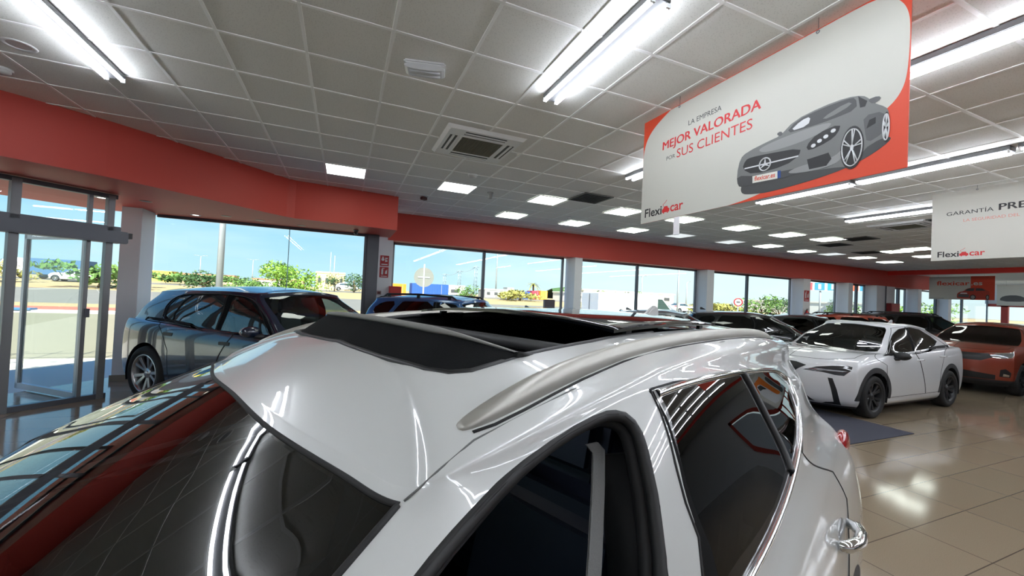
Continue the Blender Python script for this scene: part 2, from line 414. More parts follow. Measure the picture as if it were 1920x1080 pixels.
dbox((-2.2, -.04, 2.83), (dL, .04, 2.89), m_dgrey, 'top_rail')
dbox((dL*.69, -.03, 2.44), (dL*.69+.045, .03, 2.84), m_grey, 'transom_bar')
dbox((-.06, -.04, 0), (dL, .04, .07), m_dgrey, 'sill')
dbox((-2.2, -.04, 0), (-.06, .04, .07), m_dgrey, 'sill')
dbox((.05, -.006, .07), (dL-.07, .006, 2.2), m_pane, 'door_pane', 0)
dbox((.05, -.006, 2.44), (dL-.05, .006, 2.83), m_pane, 'transom_pane', 0)
dbox((-2.2, -.006, 2.44), (-.03, .006, 2.83), m_pane, 'transom_pane', 0)
dbox((-2.2, -.006, .07), (-.03, .006, 2.2), m_pane, 'door_pane', 0)
for x in (-1.1, -2.2): dbox((x, -.05, 0), (x+.07, .05, 2.87), m_grey, 'door_post')
# outer door leaf standing open behind it
lA = Vector((-4.385, 8.315, 0)); lB = Vector((-3.31, 7.42, 0)); lu = (lB-lA).normalized(); lang = math.atan2(lu.y, lu.x); lL = (lB-lA).length
d2 = empty('door_2', lA, lang); d2['kind'] = 'structure'
m_lf = M('pale aluminium', (190, 194, 198), .4, .3)
lf = MB(); lf.box2((0, -.025, .02), (.06, .025, 2.3)); lf.box2((lL-.06, -.025, .02), (lL, .025, 2.3)); lf.box2((0, -.025, .02), (lL, .025, .1)); lf.box2((0, -.025, 2.22), (lL, .025, 2.3))
lf.build('leaf_frame', m_lf, d2); MB().box2((.06, -.005, .1), (lL-.06, .005, 2.22)).build('door_pane', m_pane, d2)
# facade glass between the entrance and the left column
w10 = empty('window_10', (-5, 8.2, 0)); w10['kind'] = 'structure'
fg = MB(); pg = MB()
P_ = [(-9., 2.0), (-7.6, 4.05), (-6.2, 5.9), (-4.9, 7.55)]
for (a, c) in zip(P_[:-1], P_[1:]):
    a, c = Vector((*a, 0)), Vector((*c, 0)); ang = math.atan2(c.y-a.y, c.x-a.x); mid = (a+c)/2; l = (c-a).length
    pg.box((mid.x, mid.y, 1.5), (l, .01, 2.7), ang)
    for p in (a, c): fg.box((p.x, p.y, 1.45), (.08, .08, 2.9), ang)
    fg.box((mid.x, mid.y, 2.87), (l, .06, .06), ang); fg.box((mid.x, mid.y, .08), (l, .06, .12), ang)
child(fg.build('window_frame', m_grey), w10); child(pg.build('window_pane', m_pane), w10)

# recessed spots in the soffit of the curved bulkhead
for k, (x, y) in enumerate(((-3.9, 7.1), (-3.42, 7.95), (-2.86, 7.84), (-2.52, 8.87), (-2.0, 8.6), (-1.5, 8.72), (-.83, 8.88))):
    big = k in (1, 3)
    o = empty('recessed_spotlight', (x, y, SOF), 0, ['small round spotlight recessed in the red soffit over the entrance door', 'bright recessed spotlight in the red soffit beside the white column top', 'small dark recessed spotlight in the red soffit right of the white column',
        'bright recessed spotlight in the red soffit just right of the white column', 'small dark spotlight in the red soffit over the rear of the dark blue car', 'small unlit spotlight in the red soffit above the middle of the curved window', 'small unlit spotlight in the red soffit near the corner of the bulkhead'][k], 'light', 'spotlights in the red soffit')
    MB().lathe([(.02, -.002), (.075, -.004), (.08, -.001), (.08, .02)], 20, 'Z').build('spot_ring', m_white if big else M('bronze ring', (120, 74, 60), .4), o)
    MB().lathe([(.001, -.003), (.05, -.003)], 16, 'Z').build('lens', emis('spot glow', (255, 244, 230), 4) if big else M('dark lens', (70, 48, 44), .3), o)
# ================================================================== ceiling fixtures
m_fix = M('white fixture', (232, 233, 234), .4)
e_tube = emis('led tube', (236, 242, 252), TUBE); e_pan = emis('led panel', (246, 255, 244), PANEL)
def batten(x, y1, y0, where):
    """twin LED batten along Y hanging just below the ceiling"""
    o = empty('linear_light', (x, (y0+y1)/2, CEIL-.005), 0, where, 'ceiling light', 'twin tube LED battens under the ceiling')
    l = (y1-y0)/2
    MB().box2((-.07, -l+.01, -.05), (.07, l-.01, 0)).build('housing', M('grey reflector', (96, 97, 99), .5), o, .006)
    for s in (-1, 1):
        MB().tube([(s*.058, -l+.04, -.064), (s*.058, l-.04, -.064)], .014, 10).build('led_tube', e_tube, o)
        for q in (-1, 1): MB().box((s*.058, q*(l-.025), -.058), (.03, .014, .036)).build('tube_holder', m_fix, o)
ROWS = [(-2.0, 4.76, 'the left corner row'), (1.65, 3.27, 'the row left of the big sign'), (3.78, 4.80, 'the row passing behind the big sign'),
        (6.5, 4.77, 'the row below the big sign'), (9.17, 4.84, 'the row left of the warranty sign'), (12.2, 3.0, 'the row behind the warranty sign'), (15.2, 3.0, 'the far row at the right'), (18.4, 3.0, 'the farthest row at the right')]
ordn = ['first', 'second', 'third', 'fourth', 'fifth', 'sixth', 'seventh', 'eighth', 'ninth']
for x, y, wh in ROWS:
    n = 6 if x < 10 else 5
    for k in range(n):
        batten(x, y-k*1.46, y-k*1.46-1.43, 'twin tube LED batten, %s from the windows in %s' % (ordn[k], wh))
PAN = [(-.06, 6.85), (1.73, 6.85), (3.47, 6.78), (5.24, 6.78), (6.81, 6.68), (8.54, 6.65), (10.17, 6.63), (11.5, 6.45), (14.8, 6.0), (15.07, 6.6), (16.85, 6.6),
       (3.46, 8.53), (5.12, 8.5), (6.83, 8.42), (8.33, 8.3), (10.19, 8.26), (11.66, 8.16), (13.4, 8.26), (14.6, 8.06), (16.19, 8.01), (18.04, 8.1)]
for k, (x, y) in enumerate(PAN):
    row = 'nearer' if k < 11 else 'window side'
    kk = k if k < 11 else k-11
    where = ['square LED ceiling panel alone near the curved red bulkhead', 'square LED ceiling panel just past the air conditioning cassette'][k] if k < 2 else \
        'square LED ceiling panel, %s from the left in the %s row of panels' % (['first', 'second', 'third', 'fourth', 'fifth', 'sixth', 'seventh', 'eighth', 'ninth', 'tenth', 'eleventh'][kk], row)
    lit = not (k in (14, 15, 18))
    if not lit: where = where.replace('square LED', 'dim square LED')
    o = empty('led_panel', (x, y, CEIL-.012), 0, where, 'ceiling light', 'square LED panels in the tile ceiling')
    f = MB(); 
    for s in (-1, 1): f.box((s*.29, 0, 0), (.02, .6, .012)); f.box((0, s*.29, 0), (.56, .02, .012))
    f.build('panel_frame', m_fix, o); MB().box((0, 0, 0), (.56, .56, .008)).build('diffuser', e_pan if lit else emis('dim panel', (236, 244, 246), .9), o)
# open dark ceiling tiles / grilles
for k, (x, y, lb) in enumerate(((4.06, 6.21, 'black square ceiling grille between two lit panels'), (11.9, 5.97, 'dark square ceiling grille in front of the far panels, nearer one'), (14.83, 7.19, 'dark square ceiling grille among the far panels'), (10.6, 3.9, 'black square return grille beside the far air conditioning cassette'), (12.6, 6.9, 'thin dark ceiling grille deep among the far lit panels'))):
    o = empty('ceiling_grille', (x, y, CEIL-.01), 0, lb, 'vent', 'dark ceiling grilles')
    f = MB()
    for s in (-1, 1): f.box((s*.285, 0, 0), (.03, .6, .014)); f.box((0, s*.285, 0), (.54, .03, .014))
    f.build('grille_frame', M('grey grille', (92, 92, 90), .5), o)
    f = MB().box((0, 0, .004), (.54, .54, .004))
    for q in range(9): f.box((-.24+q*.06, 0, -.002), (.012, .54, .01))
    f.build('slats', M('black grille', (40, 40, 40), .6), o)
def cassette(x, y, lb, s=.47):
    o = empty('air_conditioner', (x, y, CEIL), 0, lb, 'air conditioner', 'ceiling air conditioning cassettes')
    f = MB()
    V = [(-s, -s, 0), (s, -s, 0), (s, s, 0), (-s, s, 0)]; t = s-.035
    W = [(a*t/s, b_*t/s, -.035) for a, b_, _ in V]; t2 = .27; Z = [(a*t2/s, b_*t2/s, -.035) for a, b_, _ in V]
    f.add(V+W+Z, [(i, (i+1) % 4, 4+(i+1) % 4, 4+i) for i in range(4)]+[(4+i, 4+(i+1) % 4, 8+(i+1) % 4, 8+i) for i in range(4)])
    f.build('fascia', m_fix, o)
    g = MB().box((0, 0, -.03), (.5, .5, .012))
    for q in range(-11, 12): g.box((q*.022, 0, -.038), (.006, .5, .006)); g.box((0, q*.022, -.038), (.5, .006, .006))
    g.build('intake_grille', M('olive grille', (122, 120, 104), .6), o)
    f = MB()
    for sx, sy in ((1, 0), (-1, 0), (0, 1), (0, -1)): f.box((sx*.262, sy*.262, -.036), (.024 if sx else .53, .53 if sx else .024, .012))
    f.build('grille_frame', m_fix, o, .003)
    for sx, sy in ((1, 0), (-1, 0), (0, 1), (0, -1)):
        MB().box((sx*.352, sy*.352, -.034), (.085 if sx else .5, .5 if sx else .085, .006)).build('air_slot', M('black slot', (22, 23, 24), .5), o)
        MB().box((sx*.356, sy*.356, -.037), (.03 if sx else .5, .5 if sx else .03, .01), 0).build('louvre', m_fix, o)
cassette(1.43, 4.76, 'white ceiling air conditioning cassette with square olive grille, the near one')
cassette(10.7, 4.55, 'far air conditioning cassette with dark slots left of the warranty sign')
# emergency light
o = empty('emergency_light', (.52, 3.29, CEIL), R(-14), 'white oblong emergency light on the ceiling', 'emergency light')
MB().box((0, 0, -.016), (.33, .13, .032)).build('base', m_fix, o, .012)
dfm = MB(); dfm.prism(smooth_poly([(-.165, -.03), (.165, -.03), (.15, -.08), (-.15, -.08)], 2), lambda x, z: (x, -.06, z), lambda x, z: (x, .06, z))
dfm.build('diffuser', M('milky plastic', (216, 218, 220), .3, coat=.4), o)
f = MB()
for s in (-.03, .03):
    MB().tube([(-.12, s, -.078), (.12, s, -.078)], .009, 8).build('rib', M('rib plastic', (196, 198, 202), .35), o)
def detector(x, y, lb, r=.055):
    o = empty('smoke_detector', (x, y, CEIL), 0, lb, 'smoke detector', 'detectors on the ceiling')
    MB().lathe([(.001, 0), (r, 0), (r, -.015), (r*.92, -.02)], 20, 'Z').build('base', m_fix, o)
    MB().lathe([(r*.85, -.018), (r*.8, -.035), (r*.5, -.05), (.001, -.052)], 20, 'Z').build('sensor_head', M('detector grey', (206, 206, 204), .4), o)
detector(1.76, 6.0, 'round white smoke detector beside the second lit panel', .075); detector(4.67, 8.0, 'small smoke detector on the ceiling above a window side panel')
detector(-2.96, 5.16, 'white round detector at the left frame edge over the entrance', .07)
o = empty('downlight', (-2.53, 4.56, CEIL), 0, 'unlit round downlight beside the left corner battens', 'light')
MB().lathe([(.07, .01), (.075, -.004), (.1, -.007), (.105, 0)], 28, 'Z').build('trim_ring', m_fix, o); MB().lathe([(.001, -.002), (.07, -.002)], 24, 'Z').build('lens', M('milky lens', (180, 180, 178), .3), o)
o = empty('ceiling_speaker', (2.36, 6.87, CEIL), 0, 'small grey cylindrical sensor hanging under the ceiling between panels', 'sensor')
MB().lathe([(.001, -.11), (.035, -.11), (.04, -.1), (.04, -.02), (.06, -.01), (.06, 0)], 18, 'Z').build('body', M('sensor grey', (150, 150, 150), .45), o)
o = empty('motion_sensor', (1.35, 7.9, CEIL), R(30), 'small dark box sensor on the ceiling near the bulkhead corner', 'sensor')
MB().box((0, 0, -.035), (.12, .08, .06)).build('body', M('dark red plastic', (74, 36, 36), .5), o, .008); MB().box((0, 0, -.004), (.06, .05, .008)).build('mount', m_dgrey, o)
o = empty('security_camera', (.17, 8.75, SOF), 0, 'small grey security camera under the end of the curved soffit', 'camera')
MB().lathe([(.001, 0), (.05, 0), (.05, -.02), (.03, -.03)], 18, 'Z').build('base', M('camera grey', (120, 118, 122), .4), o)
MB().sphere((0, 0, -.055), .042).build('dome', M('camera dome', (60, 58, 62), .15), o)
# paddle sign edge on, hanging behind the big sign
o = empty('hanging_paddle', (4.6, 4.66, CEIL), R(20), 'small plain white sign hanging edge-on below the big sign', 'sign')
MB().box((0, 0, -.66), (.03, .085, .3)).build('panel', m_white, o, .003); MB().tube([(0, 0, 0), (0, 0, -.52)], .003, 6).build('wire', m_grey, o)

# ================================================================== banners
BOLD = .018
def text(s, size, x, z, mat, parent, name='lettering', bold=0., width=None, depth=.001, yoff=-.004, rot=0., embolden=0.):
    cu = bpy.data.curves.new('txt', 'FONT'); cu.body = s; cu.size = size; cu.extrude = 0; cu.offset = bold*size; cu.resolution_u = 3
    ob = bpy.data.objects.new('txt', cu); COL.objects.link(ob)
    bpy.context.view_layer.update()
    dg = bpy.context.evaluated_depsgraph_get(); me = bpy.data.meshes.new_from_object(ob.evaluated_get(dg))
    bpy.data.objects.remove(ob); bpy.data.curves.remove(cu)
    xs = [v.co.x for v in me.vertices]; k = (width/(max(xs)-min(xs))) if width else 1.; x0 = min(xs)
    for v in me.vertices:
        a, b_, c = v.co; v.co = ((a-x0)*k, -c, b_)     # into the XZ plane, facing -Y
    V0 = [tuple(v.co) for v in me.vertices]; F0 = [tuple(p.vertices) for p in me.polygons]; bpy.data.meshes.remove(me)
    n0 = len(V0); st = embolden*size
    V1 = list(V0)+([(a+st, b_-.0003, c+st*.3) for a, b_, c in V0] if embolden else []); F1 = list(F0)+([tuple(i+n0 for i in f) for f in F0] if embolden else [])
    me = bpy.data.meshes.new(name); me.from_pydata(V1, [], F1); me.update(); me.polygons.foreach_set('use_smooth', [False]*len(me.polygons))
    me.materials.append(mat)
    o = bpy.data.objects.new(name, me); COL.objects.link(o); o.parent = parent; o.location = (x, yoff, z); o.rotation_euler = (0, rot, 0)
    return o
def flat(poly, mat, parent, name, layer):
    """printed shape, a thin skin on the banner's face; layer sets the order of the skins"""
    y = -.003-.0007*layer
    return MB().prism(poly, lambda x, z: (x, y, z), lambda x, z: (x, y+.0006, z)).build(name, mat, parent)
def ell(cx, cz, rx_, rz_, n=28, sk=0., a0=0, a1=2*PI):
    return [(cx+rx_*math.cos(a0+(a1-a0)*k/n)+sk*math.sin(a0+(a1-a0)*k/n), cz+rz_*math.sin(a0+(a1-a0)*k/n)) for k in range(n)]
p_white = M('printed white', (198, 197, 188), .5); p_red = M('printed red', (212, 70, 40), .5); p_blk = M('printed black', (34, 34, 36), .5); p_lred = M('printed crimson', (206, 44, 46), .5)
p_g1 = M('printed grey', (112, 113, 112), .45); p_g2 = M('printed light grey', (140, 141, 140), .45); p_g3 = M('printed dark grey', (66, 67, 68), .45); p_sil = M('printed silver', (214, 216, 218), .4); p_blue = M('printed blue', (30, 66, 130), .5)
p_g4 = M('printed mid grey', (84, 85, 86), .45)
def banner(name, x, y, z, w, h, label, base):
    o = empty(name, (x, y, z), R(-90), label, 'sign')
    MB().box2((0, -.003, 0), (w, .003, h)).build('panel', base, o)
    return o
def logo(o, x, z, k, lay=2):
    """Flexi + little car symbol + car"""
    text('Flexi', .115*k, x, z, p_blk, o, 'logo_lettering', BOLD, .225*k)
    text('car', .115*k, x+.33*k, z+.004, p_lred, o, 'logo_lettering', BOLD, .15*k)
    cx = x+.275*k
    car_ = [(-.045, 0), (-.045, .03), (-.03, .035), (-.02, .055), (.02, .055), (.03, .035), (.045, .03), (.045, 0), (.03, 0), (.03, -.01), (.018, -.01), (.018, 0), (-.018, 0), (-.018, -.01), (-.03, -.01), (-.03, 0)]
    m = MB().prism([(cx+a*k, z+.008+b_*k) for a, b_ in car_], lambda a, b_: (a, -.0045, b_), lambda a, b_: (a, -.0038, b_))
    m.tube([(cx-.03*k, -.0042, z+.065*k), (cx-.034*k, -.0042, z+.085*k), (cx-.01*k, -.0042, z+.095*k), (cx+.012*k, -.0042, z+.118*k)], .0022*k, 6)
    m.build('logo_symbol', p_lred, o)
# the large sign
b1 = banner('hanging_banner', 2.68, 3.18, 2.485, 2.04, 1.006, 'large red and white hanging sign with a grey sports car, MEJOR VALORADA', p_red)
WH = [(0., 0.)]+smooth_poly([(.002, .60), (.004, .69), (.03, .785), (.07, .85), (.135, .905), (.23, .955), (.345, 1.0)], 2, False)+smooth_poly([(1.78, 1.0), (1.88, .995), (1.955, .962), (2.005, .90), (2.03, .832), (2.038, .753), (2.036, .584), (2.026, .467), (2.0, .40), (1.957, .352), (1.8, .25), (1.55, .135), (1.306, .055), (1.15, .018), (.98, 0.)], 2, False)
flat(WH, p_white, b1, 'printed_field', 1)
flat(smooth_poly([(1.08, .1), (1.1, .06), (1.172, .045), (1.307, .03), (1.697, .055), (1.876, .106), (1.99, .18), (1.916, .2), (1.78, .15), (1.367, .14), (1.1, .14)], 2), p_g3, b1, 'printed_shadow', 2)
CARP = [(1.047, .219), (1.071, .333), (1.124, .367), (1.294, .394), (1.364, .401), (1.459, .473), (1.622, .495), (1.756, .493), (1.835, .471), (1.868, .437), (1.89, .402), (1.942, .361), (1.958, .33), (1.963, .241), (1.956, .181), (1.926, .191), (1.843, .155), (1.812, .073), (1.755, .082), (1.683, .095), (1.513, .113), (1.367, .105), (1.098, .113), (1.06, .131)]
pc = flat(smooth_poly(CARP, 1), p_g1, b1, 'printed_car', 3)
def onb(poly, mat, name, layer): o_ = flat(poly, mat, b1, name, layer); o_.parent = pc; return o_
onb(smooth_poly([(1.195, .361), (1.403, .387), (1.687, .385), (1.66, .34), (1.5, .31), (1.265, .315)], 2), p_g2, 'hood_highlight', 4)
onb(smooth_poly([(1.402, .403), (1.473, .467), (1.622, .484), (1.756, .484), (1.802, .473), (1.809, .403), (1.687, .392), (1.532, .393)], 1), p_g3, 'printed_windscreen', 4)
onb(smooth_poly([(1.43, .408), (1.50, .455), (1.56, .46), (1.545, .405)], 1), p_sil, 'glass_glint', 5)
onb(smooth_poly([(1.62, .42), (1.76, .465), (1.79, .44), (1.66, .405)], 1), p_g1, 'glass_glint', 5)
onb([(1.813, .475), (1.858, .429), (1.848, .401), (1.824, .404)], p_blk, 'printed_side_window', 4)
onb(smooth_poly([(1.84, .35), (1.94, .34), (1.957, .25), (1.93, .215), (1.862, .185), (1.85, .26)], 1), p_g4, 'printed_flank', 4)
onb([(1.858, .27), (1.9, .285), (1.9, .32), (1.87, .315)], p_blk, 'side_vent', 5)
onb(smooth_poly([(1.09, .25), (1.115, .31), (1.16, .318), (1.297, .304), (1.505, .275), (1.495, .228), (1.41, .186), (1.18, .185)], 1), p_blk, 'printed_grille', 4)
onb([(1.11, .243), (1.49, .222), (1.49, .231), (1.11, .252)], p_sil, 'grille_bar', 5)
rg = MB(); 
for k in range(32):
    pass
rg.tube([(1.267+.04*math.cos(a), -.008, .236+.044*math.sin(a)) for a in [2*PI*k/32 for k in range(33)]], .0045, 6, False)
for a in (90, 210, 330): rg.prism([(1.267-.008*math.sin(R(a)), .236+.008*math.cos(R(a))), (1.267+.04*math.cos(R(a)), .236+.044*math.sin(R(a))), (1.267+.008*math.sin(R(a)), .236-.008*math.cos(R(a)))], lambda x, z: (x, -.0095, z), lambda x, z: (x, -.006, z))
s_ = rg.build('star_emblem', p_sil, pc)
onb(smooth_poly([(1.047, .211), (1.2, .171), (1.498, .146), (1.682, .151), (1.70, .1), (1.513, .113), (1.367, .105), (1.098, .113), (1.06, .131)], 1), p_g3, 'printed_bumper', 4)
onb(smooth_poly([(1.4, .13), (1.5, .16), (1.69, .15), (1.75, .2), (1.74, .12), (1.6, .1)], 2), p_g2, 'bumper_highlight', 5)
onb([(1.545, .187), (1.668, .193), (1.685, .151), (1.658, .116), (1.56, .12)], p_blk, 'printed_intake', 6)
onb(smooth_poly([(1.535, .275), (1.6, .335), (1.73, .35), (1.715, .294), (1.666, .262), (1.555, .238)], 1), p_blk, 'printed_headlight', 5)
for px_, pz_ in ((1.58, .265), (1.615, .283), (1.65, .298), (1.69, .32)): onb(ell(px_, pz_, .014, .012, 12), p_sil, 'lamp_glint', 6)
pl_ = onb([(1.176, .175), (1.357, .164), (1.359, .113), (1.178, .124)], M('printed plate', (226, 224, 214), .5), 'printed_plate', 6)
onb([(1.357, .164), (1.379, .163), (1.381, .112), (1.359, .113)], p_blue, 'plate_band', 6)
t_ = text('flexicar.es', .045, 1.192, .137, p_red, b1, 'plate_lettering', BOLD, .15, yoff=-.0082, rot=.06); t_.parent = pc
def pwheel(cx, cz, rx_, rz_, n):
    onb(ell(cx, cz, rx_*1.12, rz_*1.12), p_blk, 'printed_tyre', 5)
    q = MB()
    q.tube([(cx+rx_*.96*math.cos(a), -.0078, cz+rz_*.96*math.sin(a)) for a in [2*PI*k/36 for k in range(37)]], .0035, 6, False)
    for k in range(n):
        a = 2*PI*k/n+.2
        for d in (-.12, .12):
            q.tube([(cx+rx_*.15*math.cos(a), -.0078, cz+rz_*.15*math.sin(a)), (cx+rx_*.95*math.cos(a+d), -.0078, cz+rz_*.95*math.sin(a+d))], .0032, 6)
    q.sphere((cx, -.0075, cz), (rx_*.18, .001, rz_*.18), 10, 6); q.build('printed_rim', p_sil, pc)
pwheel(1.79, .185, .052, .112, 5); pwheel(1.948, .246, .014, .075, 5)
onb(smooth_poly([(1.857, .435), (1.91, .436), (1.925, .413), (1.885, .396)], 1), p_g4, 'printed_mirror', 5); onb(smooth_poly([(1.34, .425), (1.371, .433), (1.387, .408), (1.365, .396)], 1), p_g4, 'printed_mirror', 5)
text('LA EMPRESA', .062, .561, .775, p_g3, b1, width=.33, yoff=-.005)
text('MEJOR VALORADA', .108, .262, .652, p_lred, b1, width=.955, yoff=-.005, embolden=.05)
text('POR', .05, .316, .541, p_g3, b1, width=.105, yoff=-.005)
text('SUS CLIENTES', .112, .44, .530, p_lred, b1, width=.72, yoff=-.005)
logo(b1, .055, .055, 1.0)
def wires(o, xs, h, top):
    for x in xs:
        MB().tube([(x, 0, h-.01), (x, 0, top)], .0018, 6).build('wire', m_grey, o); MB().lathe([(.006, -.006), (.012, -.006), (.012, .006), (.006, .006)], 12, 'Y', (x, 0, h-.018), True).build('eyelet', m_grey, o)
wires(b1, (.449, 1.584), 1.006, CEIL-2.485)
# the warranty sign
b2 = banner('hanging_banner', 8.1, 3.14, 2.53, 2.04, .998, 'white hanging sign reading GARANTÍA PREMIUM at the right', p_white)
text('GARANTÍA', .077, .16, .651, p_blk, b2, width=.463, yoff=-.0045)
text('PREMIUM', .125, .668, .65, p_blk, b2, width=.62, yoff=-.0045, embolden=.06)
text('LA SEGURIDAD DEL', .056, .335, .543, M('printed pale red', (214, 128, 116), .5), b2, width=.52, yoff=-.0045)
flat([(1.1, 0), (2.04, 0), (2.04, .5), (1.8, .3), (1.45, .1)], p_red, b2, 'printed_swoosh', 1)
logo(b2, .072, .05, 1.0); wires(b2, (.464, 1.6), .998, CEIL-2.53)
# the far sign with its red car
b3 = banner('hanging_banner', 24.5, 9.53, 2.45, 2.0, 1.0, 'far hanging sign reading flexicar.es with a red car', p_white)
flat([(1.309, 0), (2.0, 0), (2.0, 1.0), (1.309, 1.0)], p_red, b3, 'printed_block', 1)
text('flexicar', .26, .25, .62, p_red, b3, bold=BOLD, width=1.03, yoff=-.005); text('.es', .26, 1.32, .62, p_white, b3, bold=BOLD, width=.33, yoff=-.005)
m_pr = M('printed car red', (176, 62, 46), .5)
rc = flat(smooth_poly([(.9, .1), (.91, .27), (1.0, .34), (1.1, .36), (1.2, .48), (1.4, .52), (1.65, .51), (1.78, .40), (1.86, .36), (1.87, .15), (1.8, .06), (1.5, .05), (1.1, .04), (.93, .06)], 1), m_pr, b3, 'printed_car', 3)
for poly, mt in (([(1.14, .37), (1.22, .47), (1.42, .49), (1.40, .37)], p_g3), ([(1.46, .38), (1.47, .49), (1.64, .48), (1.75, .39)], p_g3), ([(.93, .12), (1.25, .1), (1.28, .22), (.95, .24)], p_g4), ([(1.0, .25), (1.22, .25), (1.2, .3), (1.02, .3)], p_sil)):
    q = flat(poly, mt, b3, 'printed_detail', 4); q.parent = rc
for cx in (1.38, 1.8):
    q = flat(ell(cx, .11, .09 if cx < 1.5 else .05, .11), p_blk, b3, 'printed_wheel', 5); q.parent = rc; q = flat(ell(cx, .11, .06 if cx < 1.5 else .03, .075), p_g2, b3, 'printed_rim', 6); q.parent = rc
flat([(.03, .03), (.5, .03), (.5, .055), (.03, .055)], p_g2, b3, 'fine_print', 2); wires(b3, (.3, 1.7), 1.0, CEIL-.03-2.45)
# picture board and lights beyond it
b4 = banner('picture_board', 29.5, 9.0, 2.35, 3.6, 1.0, 'white board with an orange band and a white car at the far end', p_white)
flat([(1.0, .35), (3.4, .35), (3.4, .75), (1.0, .75)], M('printed orange', (226, 120, 40), .5), b4, 'printed_band', 1)
q = flat(smooth_poly([(1.5, .15), (1.52, .35), (1.8, .42), (2.0, .58), (2.6, .58), (2.9, .4), (3.1, .35), (3.1, .15)], 1), p_sil, b4, 'printed_car', 2)
q2 = flat([(1.9, .42), (2.05, .54), (2.55, .54), (2.75, .42)], p_g3, b4, 'printed_detail', 3); q2.parent = q
flat(smooth_poly([(.1, .2), (.12, .4), (.35, .5), (.7, .5), (.95, .35), (.95, .2)], 1), p_g4, b4, 'printed_car', 2); wires(b4, (.3, 3.2), 1.0, CEIL-.03-2.35)
for y, nm in ((6.2, 'far'), (5.7, 'near')):
    o = empty('tube_light', (27.5, y, CEIL-.04), R(90), 'bright white tube light in the far bay, %s one of the pair' % nm, 'ceiling light', 'far bay tubes')
    MB().box2((-.03, -1.4, -.03), (.03, 1.4, .01)).build('housing', m_fix, o, .005); MB().tube([(0, -1.38, -.045), (0, 1.38, -.045)], .02, 8).build('led_tube', e_tube, o)
# ================================================================== safety signs and gear on the columns
m_sr = M('fire sign red', (176, 40, 44), .45); m_sw = M('sign white', (222, 222, 222), .45); m_metal = M('bright metal', (190, 192, 196), .3, .8)
def fsign(x, z, w, h, lb, kind, y=9.937):
    o = empty('fire_sign', (x, y, z), 0, lb, 'safety sign')
    MB().box((0, 0, 0), (w, .004, h)).build('plate', m_sr, o)
    if kind == 'horn':
        f = MB().lathe([(.001, 0), (w*.17, .0), (w*.17, .003)], 20, 'Y', (-w*.2, -.006, h*.12)); f.box((-w*.2, -.004, h*.33), (w*.2, .003, h*.1)); f.box((w*.2, -.004, h*.24), (w*.28, .003, h*.12)); f.box((w*.12, -.004, h*.05), (w*.1, .003, h*.3)); f.box((w*.25, -.004, -.0), (w*.16, .003, h*.14)); f.box((0, -.004, -h*.34), (w*.7, .003, h*.09))
    elif kind == 'ext':
        f = MB().box((-w*.2, -.004, h*.02), (w*.2, .003, h*.5)); f.box((-w*.2, -.004, h*.33), (w*.08, .003, h*.12)); f.box((-w*.08, -.004, h*.37), (w*.22, .003, h*.05)); f.prism([(w*.1, -h*.15), (w*.34, -h*.15), (w*.34, h*.3), (w*.24, h*.12), (w*.18, h*.2)], lambda a, b_: (a, -.006, b_), lambda a, b_: (a, -.003, b_)); f.box((0, -.004, -h*.38), (w*.7, .003, h*.06))
    f.build('pictogram', m_sw, o)
    return o
fsign(.857, 2.40, .20, .25, 'red fire alarm sign, upper one on the corner column', 'horn'); fsign(.857, 2.13, .20, .25, 'red fire extinguisher sign, lower one on the corner column', 'ext')
o = empty('alarm_button', (.765, 9.93, 1.64), 0, 'small fire alarm call point on the corner column under the signs', 'alarm button')
MB().box((0, 0, 0), (.11, .05, .1)).build('housing', M('pinkish plastic', (176, 158, 156), .4), o, .008); MB().box((0, -.026, 0), (.07, .006, .055)).build('glass_plate', M('dark call glass', (96, 52, 50), .2), o)
o = empty('hose_cabinet', (1.12, 9.86, 1.5), 0, 'red fire hose cabinet fixed beside the corner column', 'fire cabinet')
MB().box((0, 0, 0), (.28, .14, .62)).build('cabinet_body', m_sr, o, .006); MB().box((0, -.073, 0), (.22, .008, .54)).build('cabinet_door', M('cabinet red', (190, 52, 46), .35), o, .003); MB().box((.09, -.085, 0), (.015, .02, .07)).build('handle', m_metal, o)
fsign(16.5, 2.24, .3, .42, 'red extinguisher sign on a white column far right', 'ext')
o = empty('fire_extinguisher', (16.42, 9.86, 1.2), 0, 'red fire extinguisher on the column under its sign', 'fire extinguisher')
MB().lathe([(.001, 0), (.07, 0), (.078, .02), (.078, .36), (.06, .42), (.025, .45), (.025, .48)], 20, 'Z').build('cylinder', M('extinguisher red', (200, 26, 32), .25, coat=.5), o)
f = MB().box((0, 0, .5), (.04, .03, .04)); f.box((.03, 0, .53), (.11, .02, .015)); f.build('valve', M('black plastic', (26, 27, 30), .4), o)
MB().tube([(-.02, 0, .5), (-.09, -.01, .46), (-.1, -.02, .3), (-.095, -.03, .1)], .012, 8).build('hose', M('black plastic', (26, 27, 30), .4), o)
MB().box((0, -.074, .25), (.08, .012, .12)).build('label_plate', m_sw, o)
o = empty('hose_cabinet', (22.3, 9.84, 1.95), 0, 'dark red fire cabinet on the wide grey pillar', 'fire cabinet')
MB().box((0, 0, 0), (.7, .18, .42)).build('cabinet_body', M('deep red metal', (130, 34, 38), .4), o, .008); MB().box((0, -.093, 0), (.6, .008, .34)).build('cabinet_door', m_sr, o, .003)
o = empty('cable_duct', (21.9, 9.925, 1.5), 0, 'thin dark cable duct running up the wide grey pillar', 'duct'); MB().box((0, 0, .0), (.06, .03, 2.8)).build('duct_body', m_dgrey, o, .004)
o = empty('floor_mat', (6.9, 3.95, .001), 0, 'dark blue grey floor mat under the white crossover nose', 'mat')
MB().box((0, 0, .004), (1.55, 1.7, .008)).build('mat_body', M('mat fibre', (58, 60, 72), .95, bump=.3, bscale=300), o, .003)
